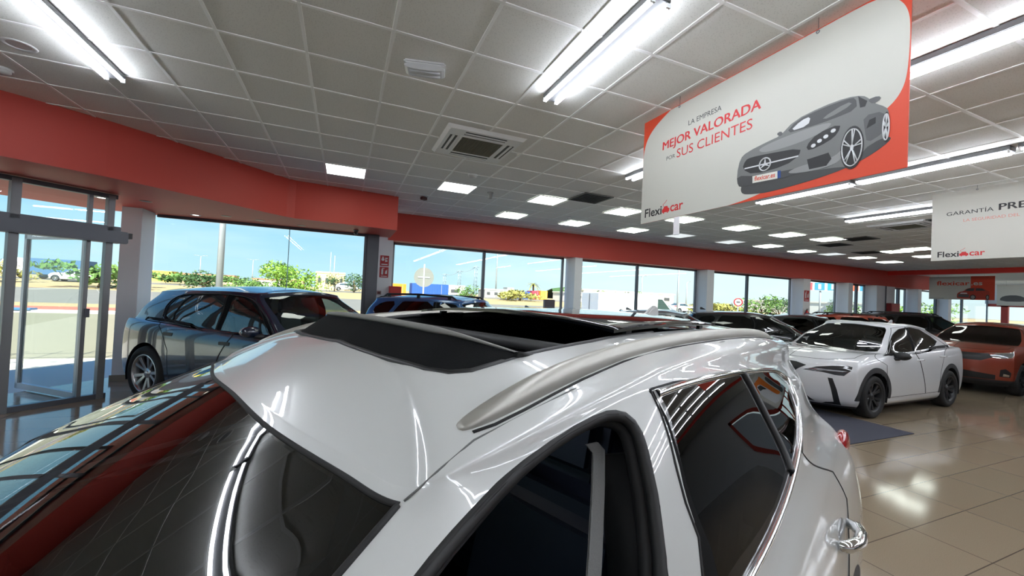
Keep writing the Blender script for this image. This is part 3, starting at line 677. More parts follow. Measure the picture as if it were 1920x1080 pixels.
# ================================================================== cars
def inpoly(P, poly):
    x, y = P[:, 0], P[:, 1]; n = len(poly); c = np.zeros(len(P), bool)
    for i in range(n):
        (x1, y1), (x2, y2) = poly[i], poly[(i+1) % n]
        if y1 == y2: continue
        m = ((y1 > y) != (y2 > y)) & (x < (x2-x1)*(y-y1)/(y2-y1)+x1); c ^= m
    return c
def densify(poly, step=.14, closed=True):
    out = []; n = len(poly)
    for i in range(n if closed else n-1):
        a, b_ = poly[i], poly[(i+1) % n]; k = max(1, int(math.hypot(b_[0]-a[0], b_[1]-a[1])/step))
        out += [(a[0]+(b_[0]-a[0])*j/k, a[1]+(b_[1]-a[1])*j/k) for j in range(k)]
    if not closed: out.append(poly[-1])
    return out
def cut_shell(surf, feats, nu, nv):
    """triangulate the half surface so that every feature outline is an exact edge; returns uv, tris, class per tri"""
    vs = []; idx = {}; ed = []
    def vid(p):
        k = (round(min(max(p[0], 0), 12), 4), round(min(max(p[1], 0), 12), 4))
        if k not in idx: idx[k] = len(vs); vs.append(k)
        return idx[k]
    dens = []
    for cls, poly in feats:
        d = densify(poly); dens.append((cls, [(min(max(a, 0), 12), min(max(b_, 0), 12)) for a, b_ in d]))
        ids = [vid(p) for p in d]
        ed += [(a, b_) for a, b_ in zip(ids, ids[1:]+ids[:1]) if a != b_]
    pv = np.array(vs) if vs else np.zeros((1, 2))-9
    gu, gv = np.meshgrid(np.linspace(0, 12, nu), np.linspace(0, 12, nv)); G = np.stack([gu.ravel(), gv.ravel()], 1)
    keep = np.ones(len(G), bool); tol = .3*min(12/(nu-1), 12/(nv-1))
    for s in range(0, len(G), 2000):
        d2 = ((G[s:s+2000, None]-pv[None])**2).sum(2).min(1); keep[s:s+2000] = d2 > tol*tol
    cor = ((G[:, 0] < 1e-6) | (G[:, 0] > 12-1e-6)) & ((G[:, 1] < 1e-6) | (G[:, 1] > 12-1e-6))
    for p in G[keep | cor]: vid(p)
    r = delaunay_2d_cdt([Vector(p) for p in vs], ed, [], 0, 1e-6)
    uv = np.array([tuple(p) for p in r[0]]); T = np.array([tuple(f) for f in r[2] if len(f) == 3])
    c = uv[T].mean(1); cls = np.array(['body']*len(T), dtype=object)
    for k, poly in dens: cls[inpoly(c, poly)] = k
    # drop slivers along the rectangle's edge
    a = uv[T]; ar = abs((a[:, 1, 0]-a[:, 0, 0])*(a[:, 2, 1]-a[:, 0, 1])-(a[:, 2, 0]-a[:, 0, 0])*(a[:, 1, 1]-a[:, 0, 1]))
    k = ar > 1e-7
    s2 = (a[:, 1, 0]-a[:, 0, 0])*(a[:, 2, 1]-a[:, 0, 1])-(a[:, 2, 0]-a[:, 0, 0])*(a[:, 1, 1]-a[:, 0, 1])
    T[s2 < 0] = T[s2 < 0][:, ::-1]
    return uv, T[k], cls[k]
def tri_mesh(name, chunks, mat, parent, off=0., flip=False):
    """chunks: (points, normals, tris, mirror)"""
    V = []; N = []; F = []
    for P, Nn, T, mir in chunks:
        if len(T) == 0: continue
        used, inv_ = np.unique(T, return_inverse=True); T2 = inv_.reshape(T.shape)
        p = P[used]+Nn[used]*off; n = Nn[used].copy()
        if mir: p = p*[1, -1, 1]; n = n*[1, -1, 1]; T2 = T2[:, ::-1]
        if flip: T2 = T2[:, ::-1]; n = -n
        F += [tuple(int(q)+len(V) for q in t) for t in T2]; V += [tuple(q) for q in p]; N += [tuple(q) for q in n]
    if not F: return None
    me = bpy.data.meshes.new(name); me.from_pydata(V, [], F); me.update()
    me.polygons.foreach_set('use_smooth', [True]*len(me.polygons))
    me.normals_split_custom_set_from_vertices(N)
    me.materials.append(mat)
    o = bpy.data.objects.new(name, me); COL.objects.link(o); o.parent = parent
    return o
m_blk = M('black trim', (20, 21, 23), .45); m_rub = M('tyre rubber', (22, 22, 23), .75, bump=.2, bscale=40); m_int = M('dark cabin trim', (16, 17, 20), .75)
m_seat = M('seat leather', (38, 46, 64), .45); m_chrome = M('chrome', (226, 228, 230), .06, 1.); m_rim = M('machined alloy', (186, 188, 192), .22, .85); m_rimd = M('black alloy', (40, 41, 43), .35, .4)
m_silv = M('silver rail', (172, 170, 162), .36, .45); m_gap = M('shut line', (26, 26, 27), .7); m_clad = M('cladding plastic', (38, 39, 42), .6)
g_wind = glass('windscreen glass', (150, 168, 160), 1.52); g_side = glass('tinted side glass', (74, 82, 84), 1.52); g_dark = glass('privacy glass', (26, 28, 32), 1.55)
m_lamp = glass('lamp lens', (235, 238, 240), 1.5); m_red_l = M('tail lamp red', (150, 8, 14), .12, coat=.5)
def paint(name, col, metal=.0, rough=.35): return M(name, col, rough, metal, coat=1.)
_wheel = {}
def wheel_meshes(r, w, style):
    k = (r, w, style)
    if k in _wheel: return _wheel[k]
    ri = r*.70 if style != 'suv' else r*.66
    ty = MB().lathe([(ri, -w/2+.01), (r*.88, -w/2), (r*.97, -w/2+.02), (r, -w/2+.05), (r, w/2-.05), (r*.97, w/2-.02), (r*.88, w/2), (ri, w/2-.01), (ri-.015, 0)], 40, 'Y', closed=True)
    ty = ty.build('wheel', m_rub)
    rm = MB().lathe([(ri+.004, w/2-.012), (ri-.012, w/2-.004), (ri-.03, w/2-.03), (ri-.035, -w/2+.03), (ri, -w/2+.01)], 40, 'Y')
    hub = w/2-.05
    rm.lathe([(.001, hub+.012), (.03, hub+.012), (.04, hub), (.075, hub-.004), (.075, hub-.05)], 20, 'Y')
    n = 5
    for q in range(n):
        for d in ((-.13, .13) if style != 'five' else (0,)):
            a = 2*PI*q/n+PI/2+d; a2 = 2*PI*q/n+PI/2+d*2.0
            u = Vector((math.cos(a2), 0, math.sin(a2))); c0 = Vector((math.cos(a)*.05, hub-.006, math.sin(a)*.05)); c1 = u*(ri-.02)+Vector((0, w/2-.025, 0))
            t = Vector((-math.sin(a), 0, math.cos(a))); wd0, wd1 = (.018, .026) if style != 'five' else (.04, .05)
            P = [c0-t*wd0, c0+t*wd0, c1+t*wd1, c1-t*wd1]; B = [p-Vector((0, .03, 0)) for p in P]
            rm.add(P+B, [(0, 1, 2, 3), (7, 6, 5, 4), (0, 4, 5, 1), (1, 5, 6, 2), (2, 6, 7, 3), (3, 7, 4, 0)])
    rm = rm.build('rim', m_rimd if style == 'dark' else m_rim, None, .004, 1)
    bk = MB().lathe([(.001, -.02), (ri-.02, -.02), (ri-.02, -.03)], 24, 'Y'); bk.lathe([(.02, .0), (ri*.62, .0), (ri*.62, -.015)], 24, 'Y')
    bk = bk.build('brake_disc', M('brake dark', (36, 36, 37), .6))
    out = (ty.data, rm.data, bk.data)
    for o in (ty, rm, bk): bpy.data.objects.remove(o)
    _wheel[k] = out
    return out
def gen_rings(S):
    L, W, H = S['L']/2, S['W']/2, S['H']; nz, cx, cz, hx, hz = S['nose'], S['cowl'], S['cowl_z'], S['head'], S['head_z']
    rwx, rwz, rrx, rrz, rw, bz = S['rw'], S['rw_z'], S['rr'], S['rr_z'], S['roof_w'], S['belt']
    deck = S.get('deck', rwz); gc = S.get('gc', .2); bf = S.get('bf', .3); br = S.get('br', .25); fw = S.get('fw', .94); tw = S.get('tw', .93)
    def wp(w, a=fw, b_=tw): return [(L, w*a), (L*.5, w), (-L*.45, w), (-L, w*b_)]
    def avg(a, b_, t): return a+(b_-a)*t
    mid = (L+cx)/2
    hood_e = [(L, nz), (cx, cz-.03), (0, bz[1]-.02), (rwx, bz[2]-.02), (-L, deck)]
    belt = [(cx, cz), (cx-.35, bz[0]), (0, bz[1]), (rwx+.5, bz[2]), (rwx, rwz), (-L, rwz)]
    top = [(hx, hz), (hx-.25, avg(hz, S['side_z'], .75)), (hx-.6, S['side_z']), (-.6, S['side_z']-.01), (rrx+.35, avg(S['side_z'], rrz, .6)), (rrx, rrz-.03), (-L, rrz-.03)]
    roofc = [(hx, hz+.06), (hx-.35, H-.03), (-.2, H), (rrx+.55, avg(H, rrz+.05, .35)), (rrx, rrz+.035)]
    r9 = [(hx, rw*.99), (hx-.4, rw*1.06), (-.4, rw*1.07), (rrx, rw*.97)]; r7 = [(cx, W-.12), (0, W-.085), (rwx+.6, W-.10), (rwx, W-.19)]
    mz = [(cx, avg(cz, hz, .52)+.01)]+[(x, avg(np.interp(x, *zip(*sorted(belt))), np.interp(x, *zip(*sorted(top))), .52)) for x in (cx-.4, 0, -.5, rwx+.5, rwx)]
    r8 = [(x, avg(np.interp(x, *zip(*sorted(r7))), np.interp(x, *zip(*sorted(r9))), .5)+.018) for x in (cx, 0, -.5, rwx+.5, rwx)]
    up = [(x, z+.045) for x, z in top]
    rc = lambda k: [(x, np.interp(x, *zip(*sorted(up)))*(1-k)+z*k) for x, z in roofc]
    return [
        ring(L-.2, -L+.18, wp(W-.11), gc, bf*.9, br*.9), ring(L-.06, -L+.06, wp(W-.03), gc+.11, bf, br), ring(L-.01, -L+.015, wp(W), .48, bf, br),
        ring(L, -L, wp(W+.004), avg(.5, nz, .5), bf, br), ring(L-.03, -L+.015, wp(W-.008), [(L, nz-.09), (cx, avg(nz, cz, .6)-.10), (0, bz[1]-.14), (-L, deck-.12)], bf, br),
        ring(L-.15, -L+.04, wp(W-.05), hood_e, bf*.95, br*.9), ring(mid, avg(-L, rwx, .5), [(mid, W-.14), (0, W-.07), (-L, W-.15)], [(mid, avg(nz, cz, .62)+.05), (cx, cz+.02), (0, bz[1]), (rwx+.5, bz[2]), (-L, avg(deck, rwz, .5))], bf*.8, br*.7, crown=.03),
        ring(cx, rwx, r7, belt, .24, .16, crown=.02), ring(avg(cx, hx, .5), avg(rwx, rrx, .5), r8, mz, .16, .13, crown=.035),
        ring(hx, rrx, r9, top, .09, .1, .1, .12, crown=.06), ring(hx-.03, rrx-.01, [(x, y*.92) for x, y in r9], up, .08, .1, .1, .12, crown=.055),
        ring(hx-.13, rrx+.1, [(x, y*.55) for x, y in r9], rc(.75), .06, .08, .1, .12, crown=.01), ring(hx-.2, rrx+.16, 0., rc(1.), .05, .08, .1, .12)]
def u_at(surf, x, v, lo=3.1, hi=8.9):
    for _ in range(40):
        m = (lo+hi)/2
        if surf([m], [v])[0, 0] > x: lo = m
        else: hi = m
    return (lo+hi)/2
SIDED = {'front_door', 'rear_door', 'front_window', 'rear_window', 'quarter_window', 'headlight', 'tail_light', 'fog_lamp', 'side_intake', 'pillar_cover', 'headlight_trim', 'window_surround'}
def make_car(name, label, cat, loc, yaw, S, mats, feats=None, feats_r=None, group=None, nu=61, nv=55, extra=None, cuts=None):
    root = empty(name, loc, yaw, label, cat, group)
    surf = Surf(S['rings'] if 'rings' in S else gen_rings(S)); W = S['W']/2
    wr = S['wheel']; fx, rx_ = S['axles']
    XV = lambda pts, it=1: smooth_poly([(u_at(surf, x, v), v) for x, v in pts], it) if it else [(u_at(surf, x, v), v) for x, v in pts]
    def circ(cx, r, zmin=0.):
        P = [(cx+r*math.cos(a), wr+r*math.sin(a)) for a in np.linspace(-.35, PI+.35, 44)]
        z0 = max(surf.N[0, 5, 2]+.004, zmin)
        P = [(x, max(z, z0)) for x, z in P]
        uv = surf.inv(P, [0, 2], (2.2, 9.8), (0, 6.2)); uv = [tuple(p) for p in uv]
        return uv if zmin else [(uv[0][0], -0.01)]+uv+[(uv[-1][0], -.01)]
    base = [('cladding', [(-.1, -.1), (12.1, -.1), (12.1, S.get('clad_v', .95)), (-.1, S.get('clad_v', .95))])]
    base += [('hood', [(-.1, 5.12), (1.5, 5.1), (2.7, 5.35), (3.15, 6.1), (3.05, 6.93), (-.1, 6.93)])]
    F = base+[(c, XV(*p[1:]) if p[0] == 'xv' else p[1]) for c, p in [(q[0], q[1]) for q in (feats or [])]]
    FR = F if feats_r is None else base+[(c, XV(*p[1:]) if p[0] == 'xv' else p[1]) for c, p in [(q[0], q[1]) for q in feats_r]]
    ar = []
    if S.get('arch_clad'): ar += [('cladding', circ(fx, wr+.05+S['arch_clad'], S.get('clad_z', .3))), ('cladding', circ(rx_, wr+.05+S['arch_clad'], S.get('clad_z', .3)))]
    ar += [('hole', circ(fx, wr+.05)), ('hole', circ(rx_, wr+.05))]
    sides = []
    for ff, mir in ((F+ar, False), (FR+ar, True)):
        if mir and feats_r is None: uv, T, cls, P, Nn = sides[0][:5]
        else:
            uv, T, cls = cut_shell(surf, ff, nu, nv); P = surf(uv[:, 0], uv[:, 1]); Nn = surf.normal(uv[:, 0], uv[:, 1])
        sides.append((uv, T, cls, P, Nn, mir))
    parts = {}
    for c in sorted(set(sides[0][2]) | set(sides[1][2])):
        if c in ('hole', 'opening'): continue
        mt = mats.get(c, mats['body'])
        if c in SIDED:
            for s in sides:
                ob = tri_mesh(c, [(s[3], s[4], s[1][s[2] == c], s[5])], mt, root)
                if ob: parts.setdefault(c, []).append(ob)
        else:
            ob = tri_mesh(c, [(s[3], s[4], s[1][s[2] == c], s[5]) for s in sides], mt, root)
            if ob: parts.setdefault(c, []).append(ob)
    # nest windows under their doors
    for w_, d_ in (('front_window', 'front_door'), ('rear_window', 'rear_door'), ('quarter_window', 'rear_door')):
        for o in parts.get(w_, []):
            sgn = 1 if o.data.vertices[0].co.y > 0 else -1
            for d in parts.get(d_, []):
                if (d.data.vertices[0].co.y > 0) == (sgn > 0): o.parent = d
    # cabin lining (inside faces of the body above the waist)
    ch = []
    for uv, T, cls, P, Nn, mir in sides:
        k = (uv[T].mean(1)[:, 1] > 6.2) & np.isin(cls, ['body', 'roof', 'front_door', 'rear_door', 'pillar_cover'])
        ch.append((P, Nn, T[k], mir))
    tri_mesh('headliner', ch, m_int, root, -.025, True)
    ch = []
    for uv, T, cls, P, Nn, mir in sides:
        k = (uv[T].mean(1)[:, 1] < 6.9) & ~np.isin(cls, ['hole', 'opening']) & (P[T].mean(1)[:, 0] < S.get('cowl', 1.1)) & (P[T].mean(1)[:, 2] > .45)
        ch.append((P, Nn, T[k], mir))
    tri_mesh('door_lining', ch, m_int, root, -.05, True)
    MB().prism([(S['L']/2-.32, .35), (S['L']/2-.75, W-.2), (-S['L']/2+.65, W-.2), (-S['L']/2+.3, .4), (-S['L']/2+.3, -.4), (-S['L']/2+.65, -W+.2), (S['L']/2-.75, -W+.2), (S['L']/2-.32, -.35)], lambda x, y: (x, y, .2), lambda x, y: (x, y, .34)).build('underbody', m_blk, root)
    # arches and wheels
    wy = W-.125-S.get('wheel_in', 0)
    ty, rm, bk = wheel_meshes(wr, S.get('wheel_w', .23), S.get('rim', 'dark'))
    for cx in (fx, rx_):
        for s in (1, -1):
            a = MB(); n = 20; r = wr+.052
            pts = [(cx+r*math.cos(t), wr+r*math.sin(t)) for t in np.linspace(-.3, PI+.3, n)]
            for y0, y1 in ((W-.02, W-.36),):
                V = [(x, s*y0, z) for x, z in pts]+[(x, s*y1, z) for x, z in pts]
                a.add(V, [(i, i+1, n+i+1, n+i) for i in range(n-1)], True); a.add([(x, s*y1, z) for x, z in pts], [tuple(range(n))])
            a.build('wheel_arch', m_blk, root)
            w = bpy.data.objects.new('wheel', ty); COL.objects.link(w); w.parent = root; w.location = (cx, s*wy, wr); w.rotation_euler = (0, 0.3*cx, 0 if s > 0 else PI)
            for nm, me in (('rim', rm), ('brake_disc', bk)):
                q = bpy.data.objects.new(nm, me); COL.objects.link(q); q.parent = w
    # shut lines
    g = MB()
    for cl, poly in [(c, p) for c, p in F+(FR if feats_r is not None else []) if c in ('front_door', 'rear_door', 'hood', 'fuel_door', 'tailgate')]:
        d = np.array(densify(poly, .2)+[poly[0]]); d = d.clip(0, 12); Q = surf(d[:, 0], d[:, 1])
        for s in (1, -1): g.tube([tuple(q*[1, s, 1]) for q in Q], S.get('gap', .004), 5, False)
    for path in (cuts or []):
        d = np.array(densify(path, .2, False)); Q = surf(d[:, 0], d[:, 1])
        for s in (1, -1): g.tube([tuple(q*[1, s, 1]) for q in Q], S.get('gap', .004), 5, False)
    if g.v: g.build('shut_line', m_gap, root)
    # handles
    for x, z in S.get('handles', []):
        uv = surf.inv([(x, z)], [0, 2], (3.2, 8.8), (2, 7)); p = surf(uv[:, 0], uv[:, 1])[0]
        for s, dname in ((1, 0), (-1, 1)):
            h = MB().tube([(p[0]+d, s*(p[1]+o_), p[2]) for d, o_ in ((-.11, -.005), (-.085, .02), (0, .032), (.085, .02), (.11, -.005))], .013, 8, True)
            o = h.build('door_handle', mats.get('handle', mats['body']), root)
            dl = parts.get('front_door' if x > (fx+rx_)/2-.25 else 'rear_door', [])
            for d in dl:
                if (d.data.vertices[0].co.y > 0) == (s > 0): o.parent = d
    # mirrors
    if S.get('mirror'):
        mx_, my_, mz_ = S['mirror']
        for s in (1, -1):
            hs = MB(); hs.sphere((mx_, s*my_, mz_), (.075, .115, .07), 20, 12); o = hs.build('mirror', mats.get('mirror', mats['body']), root)
            MB().tube([(mx_+.03, s*(my_-.02), mz_-.05), (mx_+.06, s*(my_-.22), mz_-.085)], .028, 8).build('mirror_arm', m_blk, o)
            MB().sphere((mx_-.062, s*my_, mz_), (.022, .1, .056), 16, 10).build('mirror_glass', m_chrome, o)
    # seats, dash
    if S.get('interior', True):
        sx = S.get('seat_x', -.05); zz = S.get('seat_z', .62); hr = S['H']-.22
        def seat(x, y, w, nm, hl):
            q = MB(); q.box((x+.12, y, zz-.05), (.52, w, .16)); m_ = Matrix.Rotation(R(-14), 3, 'Y')
            q.box((x-.21, y, zz+.27), (.14, w*.94, .62), mat=m_); o = q.build(nm, m_seat, root, .05, 3)
            for hy in hl:
                q = MB(); q.box((x-.31, y+hy, hr-.08), (.09, .25, .17), mat=m_); q.build('headrest', m_seat, o, .035, 3)
        seat(sx, .37, .50, 'front_seat', (0,)); seat(sx, -.37, .50, 'front_seat', (0,)); seat(sx-.92, 0, 1.22, 'rear_bench', (-.36, .36))
        d = MB(); d.box2((S['cowl']-.5, -W+.13, .72), (S['cowl']-.12, W-.13, S['cowl_z']-.07)); d.build('dashboard', m_int, root, .05, 3)
        st = MB(); a = Vector((S['cowl']-.62, .37, S['cowl_z']-.08)); m_ = Matrix.Rotation(R(-66), 3, 'Y')
        st.tube([a+m_ @ Vector((.18*math.cos(t), .18*math.sin(t), 0)) for t in np.linspace(0, 2*PI, 29)], .016, 8, False); st.box(a, (.16, .34, .03), mat=m_); st.box(a, (.34, .05, .03), mat=m_)
        st.build('steering_wheel', m_blk, root)
    if S.get('rails'):
        for s in (1, -1):
            r_ = MB(); a, b_, y, z = S['rails']
            r_.tube([(a, s*y, z-.05), (a-.1, s*y, z+.005), ((a+b_)/2, s*y, z+.02), (b_+.1, s*y, z), (b_, s*y, z-.06)], [.012, .02, .02, .02, .012], 10)
            ro = r_.build('roof_rail', mats.get('rail', m_blk), root)
            for x in (a-.15, (a+b_)/2, b_+.15): MB().box((x, s*y, z-.025), (.06, .025, .06)).build('rail_foot', m_blk, ro)
    if S.get('fin'):
        x, z = S['fin']
        q = MB().prism([(-.1, 0), (.07, 0), (-.06, .075), (-.1, .07)], lambda a, b_: (x+a, -.012, z+b_), lambda a, b_: (x+a, .012, z+b_)); q.build('antenna_fin', mats['body'], root, .006)
    if extra: extra(root, surf, parts)
    return root, surf, parts
HERO_RINGS = [
 ring(2.05, -2.06, .80, .20, .25, .25),
 ring(2.18, -2.18, .885, .31, .30, .28),
 ring(2.235, -2.22, [(2.2,.91),(.3,.905),(-.8,.875),(-2.2,.87)], .50, .30, .26),
 ring(2.24, -2.235, [(2.2,.92),(.3,.915),(-.8,.885),(-1.4,.88),(-2.2,.87)], .74, .30, .25),
 ring(2.20, -2.21, [(2.2, .90), (.3, .90), (-.8, .868), (-1.4, .86), (-2.2, .83)], [(2.2, .86), (1., .95), (-.6, .98), (-2.2, 1.02)], .28, .25),
 ring(2.05, -2.17, [(2.05, .85), (.5, .865), (-.8, .838), (-1.5, .805), (-2.2, .75)], [(2.05, .93), (1.1, 1.03), (.3, 1.08), (-.6, 1.10), (-1.3, 1.16), (-2.2, 1.14)], .26, .22),
 ring(1.65, -2.12, [(1.65, .80), (.5, .83), (-.8, .81), (-1.3, .755), (-2.2, .68)], [(1.65, 1.04), (1.0, 1.08), (.3, 1.13), (-.6, 1.17), (-1.3, 1.26), (-2.2, 1.19)], .22, .18, crown=.03),
 ring(1.13, -2.08, [(1.13, .775), (.6, .81), (0, .80), (-.5, .79), (-1.0, .76), (-1.4, .725), (-2.1, .64)], [(1.13, 1.03), (.6, 1.13), (0, 1.185), (-.5, 1.222), (-.93, 1.265), (-1.2, 1.315), (-1.4, 1.33), (-1.7, 1.31), (-2.1, 1.22)], .22, .14, crown=.02),
 ring(.74, -2.04, [(.74, .695), (.4, .725), (0, .72), (-.5, .715), (-1.0, .70), (-1.4, .68), (-2.1, .61)], [(.74, 1.265), (.4, 1.33), (0, 1.36), (-.5, 1.385), (-1.0, 1.40), (-1.4, 1.405), (-1.8, 1.38), (-2.1, 1.35)], .14, .11, crown=.03),
 ring(.335, -1.99, [(.335, .57), (.27, .585), (.15, .618), (0, .632), (-.3, .637), (-.9, .638), (-1.4, .625), (-2., .575)], [(.335, 1.425), (.27, 1.46), (.2, 1.465), (.1, 1.487), (0, 1.514), (-.2, 1.537), (-.5, 1.543), (-.9, 1.526), (-1.2, 1.508), (-1.4, 1.47), (-1.7, 1.46), (-2., 1.46)], .065, .08, .08, .1, crown=.065),
 ring(.305, -2.02, [(.305, .555), (.2, .563), (0, .575), (-.3, .58), (-.9, .58), (-1.5, .57), (-2., .545)], [(.305, 1.44), (.27, 1.462), (.164, 1.517), (.09, 1.545), (-.2, 1.587), (-.5, 1.604), (-1., 1.607), (-1.5, 1.587), (-2., 1.542)], .06, .08, .08, .1, crown=.065),
 ring(.20, -1.9, [(.2, .33), (-2, .33)], [(.2, 1.545), (.09, 1.585), (-.2, 1.626), (-.5, 1.642), (-1., 1.645), (-1.5, 1.627), (-2., 1.582)], .05, .06, .08, .1, crown=.012),
 ring(.12, -1.85, 0., [(.12, 1.588), (-.2, 1.638), (-.5, 1.655), (-1., 1.658), (-1.5, 1.639), (-2., 1.597)], .04, .06, .08, .1),
]
# ------------------------------------------------------------------ the white crossover in front
HYAW = R(202.7); HO = (.109, 1.124, 0)
p_hero = paint('pearl white paint', (203, 205, 203), 0., .3)
OPENING = [(3.30, 7.15), (3.52, 7.8), (3.7, 8.3), (3.872, 8.65), (3.992, 8.803), (4.18, 9.014), (4.408, 9.147), (4.581, 9.13), (4.674, 9.002), (4.769, 8.769), (4.875, 8.464), (5.005, 8.108), (5.081, 7.709), (5.08, 7.2), (5.05, 6.4), (5.0, 5.2), (4.95, 3.0), (4.85, 1.6), (4.6, 1.25), (3.9, 1.25), (3.62, 1.6), (3.5, 3.0), (3.42, 5.0), (3.34, 6.4)]
BBLK = [(4.85, 9.1), (4.94, 8.76), (5.144, 8.244), (5.278, 7.807), (5.34, 7.45), (5.36, 7.0), (5.52, 7.0), (5.433, 7.374), (5.392, 7.565), (5.283, 7.891), (5.173, 8.226), (4.92, 8.858), (4.885, 9.06)]
RGL = [(4.93, 8.93), (5.268, 8.90), (5.591, 8.885), (6.03, 8.875), (6.2, 8.35), (6.332, 7.932), (6.40, 7.5), (6.425, 7.2), (6.30, 7.14), (6.1, 7.14), (5.9, 7.2), (5.62, 7.28), (5.5, 7.3), (5.433, 7.374), (5.392, 7.565), (5.283, 7.891), (5.173, 8.226)]
QGL = [(6.15, 8.87), (6.5, 8.87), (6.858, 8.86), (7.0, 8.5), (7.065, 8.063), (6.969, 7.484), (6.674, 7.19), (6.505, 7.093), (6.46, 7.35), (6.398, 7.792), (6.27, 8.35)]
RDOOR = [(4.86, 9.12), (5.268, 9.0), (6.15, 8.99), (6.94, 8.97), (7.32, 8.5), (7.2, 7.64), (6.95, 7.1), (6.84, 6.67), (7.05, 6.04), (7.388, 4.99), (7.45, 4.2), (7.2, 3.2), (6.9, 2.2), (6.75, 1.3), (5.3, 1.25), (5.25, 3), (5.3, 5.2), (5.34, 7.0), (5.30, 7.7), (5.12, 8.24), (4.93, 8.76)]
WSC = [(-.1, 7.1), (1.2, 7.1), (2.3, 7.12), (2.62, 7.4), (2.72, 7.9), (2.84, 8.5), (2.93, 8.8), (2.98, 8.955), (-.1, 8.985)]
RWIN = [(12.1, 7.25), (9.6, 7.25), (9.35, 7.5), (9.2, 8.8), (12.1, 8.85)]
QTRIM = [(6.05, 8.93), (6.94, 8.93), (7.28, 8.5), (7.18, 7.64), (6.92, 7.15), (6.70, 6.90), (6.3, 6.86), (5.97, 6.97), (5.55, 7.05), (5.52, 7.0), (5.36, 7.0), (5.3, 7.8), (4.93, 8.86), (5.27, 8.95)]
SUN = [(.12, 0), (.12, .20), (.118, .30), (.108, .36), (.085, .40), (.05, .418), (0, .42), (-.1, .421), (-.3, .446), (-.55, .452), (-.62, .452), (-.62, 0)]
SUNG = [(-.62, 0), (-.62, .455), (-1.0, .455), (-1.08, .44), (-1.12, .40), (-1.13, 0)]
hs = Surf(HERO_RINGS)
def topuv(P):
    uv = hs.inv([(x, max(y, .0)) for x, y in P], [0, 1], (0, 12), (9.3, 12))
    return [(a, 12.05) if y < .004 else (a, b_) for (a, b_), (x, y) in zip(uv, P)]
SUN_UV = topuv(densify(SUN[:-1], .05, False)+[SUN[-1]]); SUNG_UV = topuv(SUNG)
HS = dict(L=4.48, W=1.80, H=1.66, wheel=.345, axles=(1.33, -1.34), rings=HERO_RINGS, cowl=1.13, cowl_z=1.03, rim='five', handles=[], seat_x=-.02, seat_z=.66, arch_clad=.06, wheel_in=.02, interior=True, gap=.003)
hf = [('body', ('uv', [(-.1, 9.6), (0, 9.6), (0, 9.7), (-.1, 9.7)]))]
common = [('grille', ('uv', [(-.1, 2.9), (1.6, 2.9), (2.1, 3.4), (1.9, 4.3), (-.1, 4.3)])), ('headlight', ('uv', [(2.05, 3.9), (2.9, 3.9), (3.8, 4.6), (3.2, 5.0), (2.2, 4.7)])),
          ('tail_light', ('uv', [(8.25, 4.3), (8.9, 3.9), (10.3, 4.1), (10.3, 5.0), (8.9, 5.15), (8.35, 4.9)])),
          ('windscreen', ('uv', WSC)), ('rear_screen', ('uv', RWIN)), ('roof_opening_hole', ('uv', SUN_UV)), ('roof_glass', ('uv', SUNG_UV)),
          ('rear_door', ('uv', RDOOR)), ('window_surround', ('uv', QTRIM)), ('rear_window', ('uv', RGL)), ('quarter_window', ('uv', QGL))]
FDOOR = OPENING
FGL = [(3.55, 7.25), (3.75, 7.9), (3.95, 8.5), (4.15, 8.85), (4.4, 8.9), (4.8, 8.9), (5.0, 8.5), (5.2, 7.9), (5.2, 7.2), (4.4, 7.15)]
left = [(a if a != 'roof_opening_hole' else 'opening', b_) for a, b_ in common]+[('opening', ('uv', OPENING)), ('pillar_cover', ('uv', BBLK))]
right = [(a if a != 'roof_opening_hole' else 'opening', b_) for a, b_ in common]+[('front_door', ('uv', FDOOR)), ('front_window', ('uv', FGL)), ('pillar_cover', ('uv', BBLK))]
hm = dict(body=p_hero, windscreen=glass('hero windscreen', (120, 132, 130), 1.62), rear_screen=g_dark, roof_glass=M('black roof glass', (14, 16, 20), .04, coat=.5), rear_window=g_dark, quarter_window=g_dark, front_window=glass('dim side glass', (40, 44, 46), 1.52), window_surround=M('gloss black trim', (14, 14, 16), .15, coat=.5),
          pillar_cover=M('matt black trim', (14, 14, 15), .85, spec=.15), cladding=m_clad, grille=m_blk, headlight=m_lamp, tail_light=m_red_l)
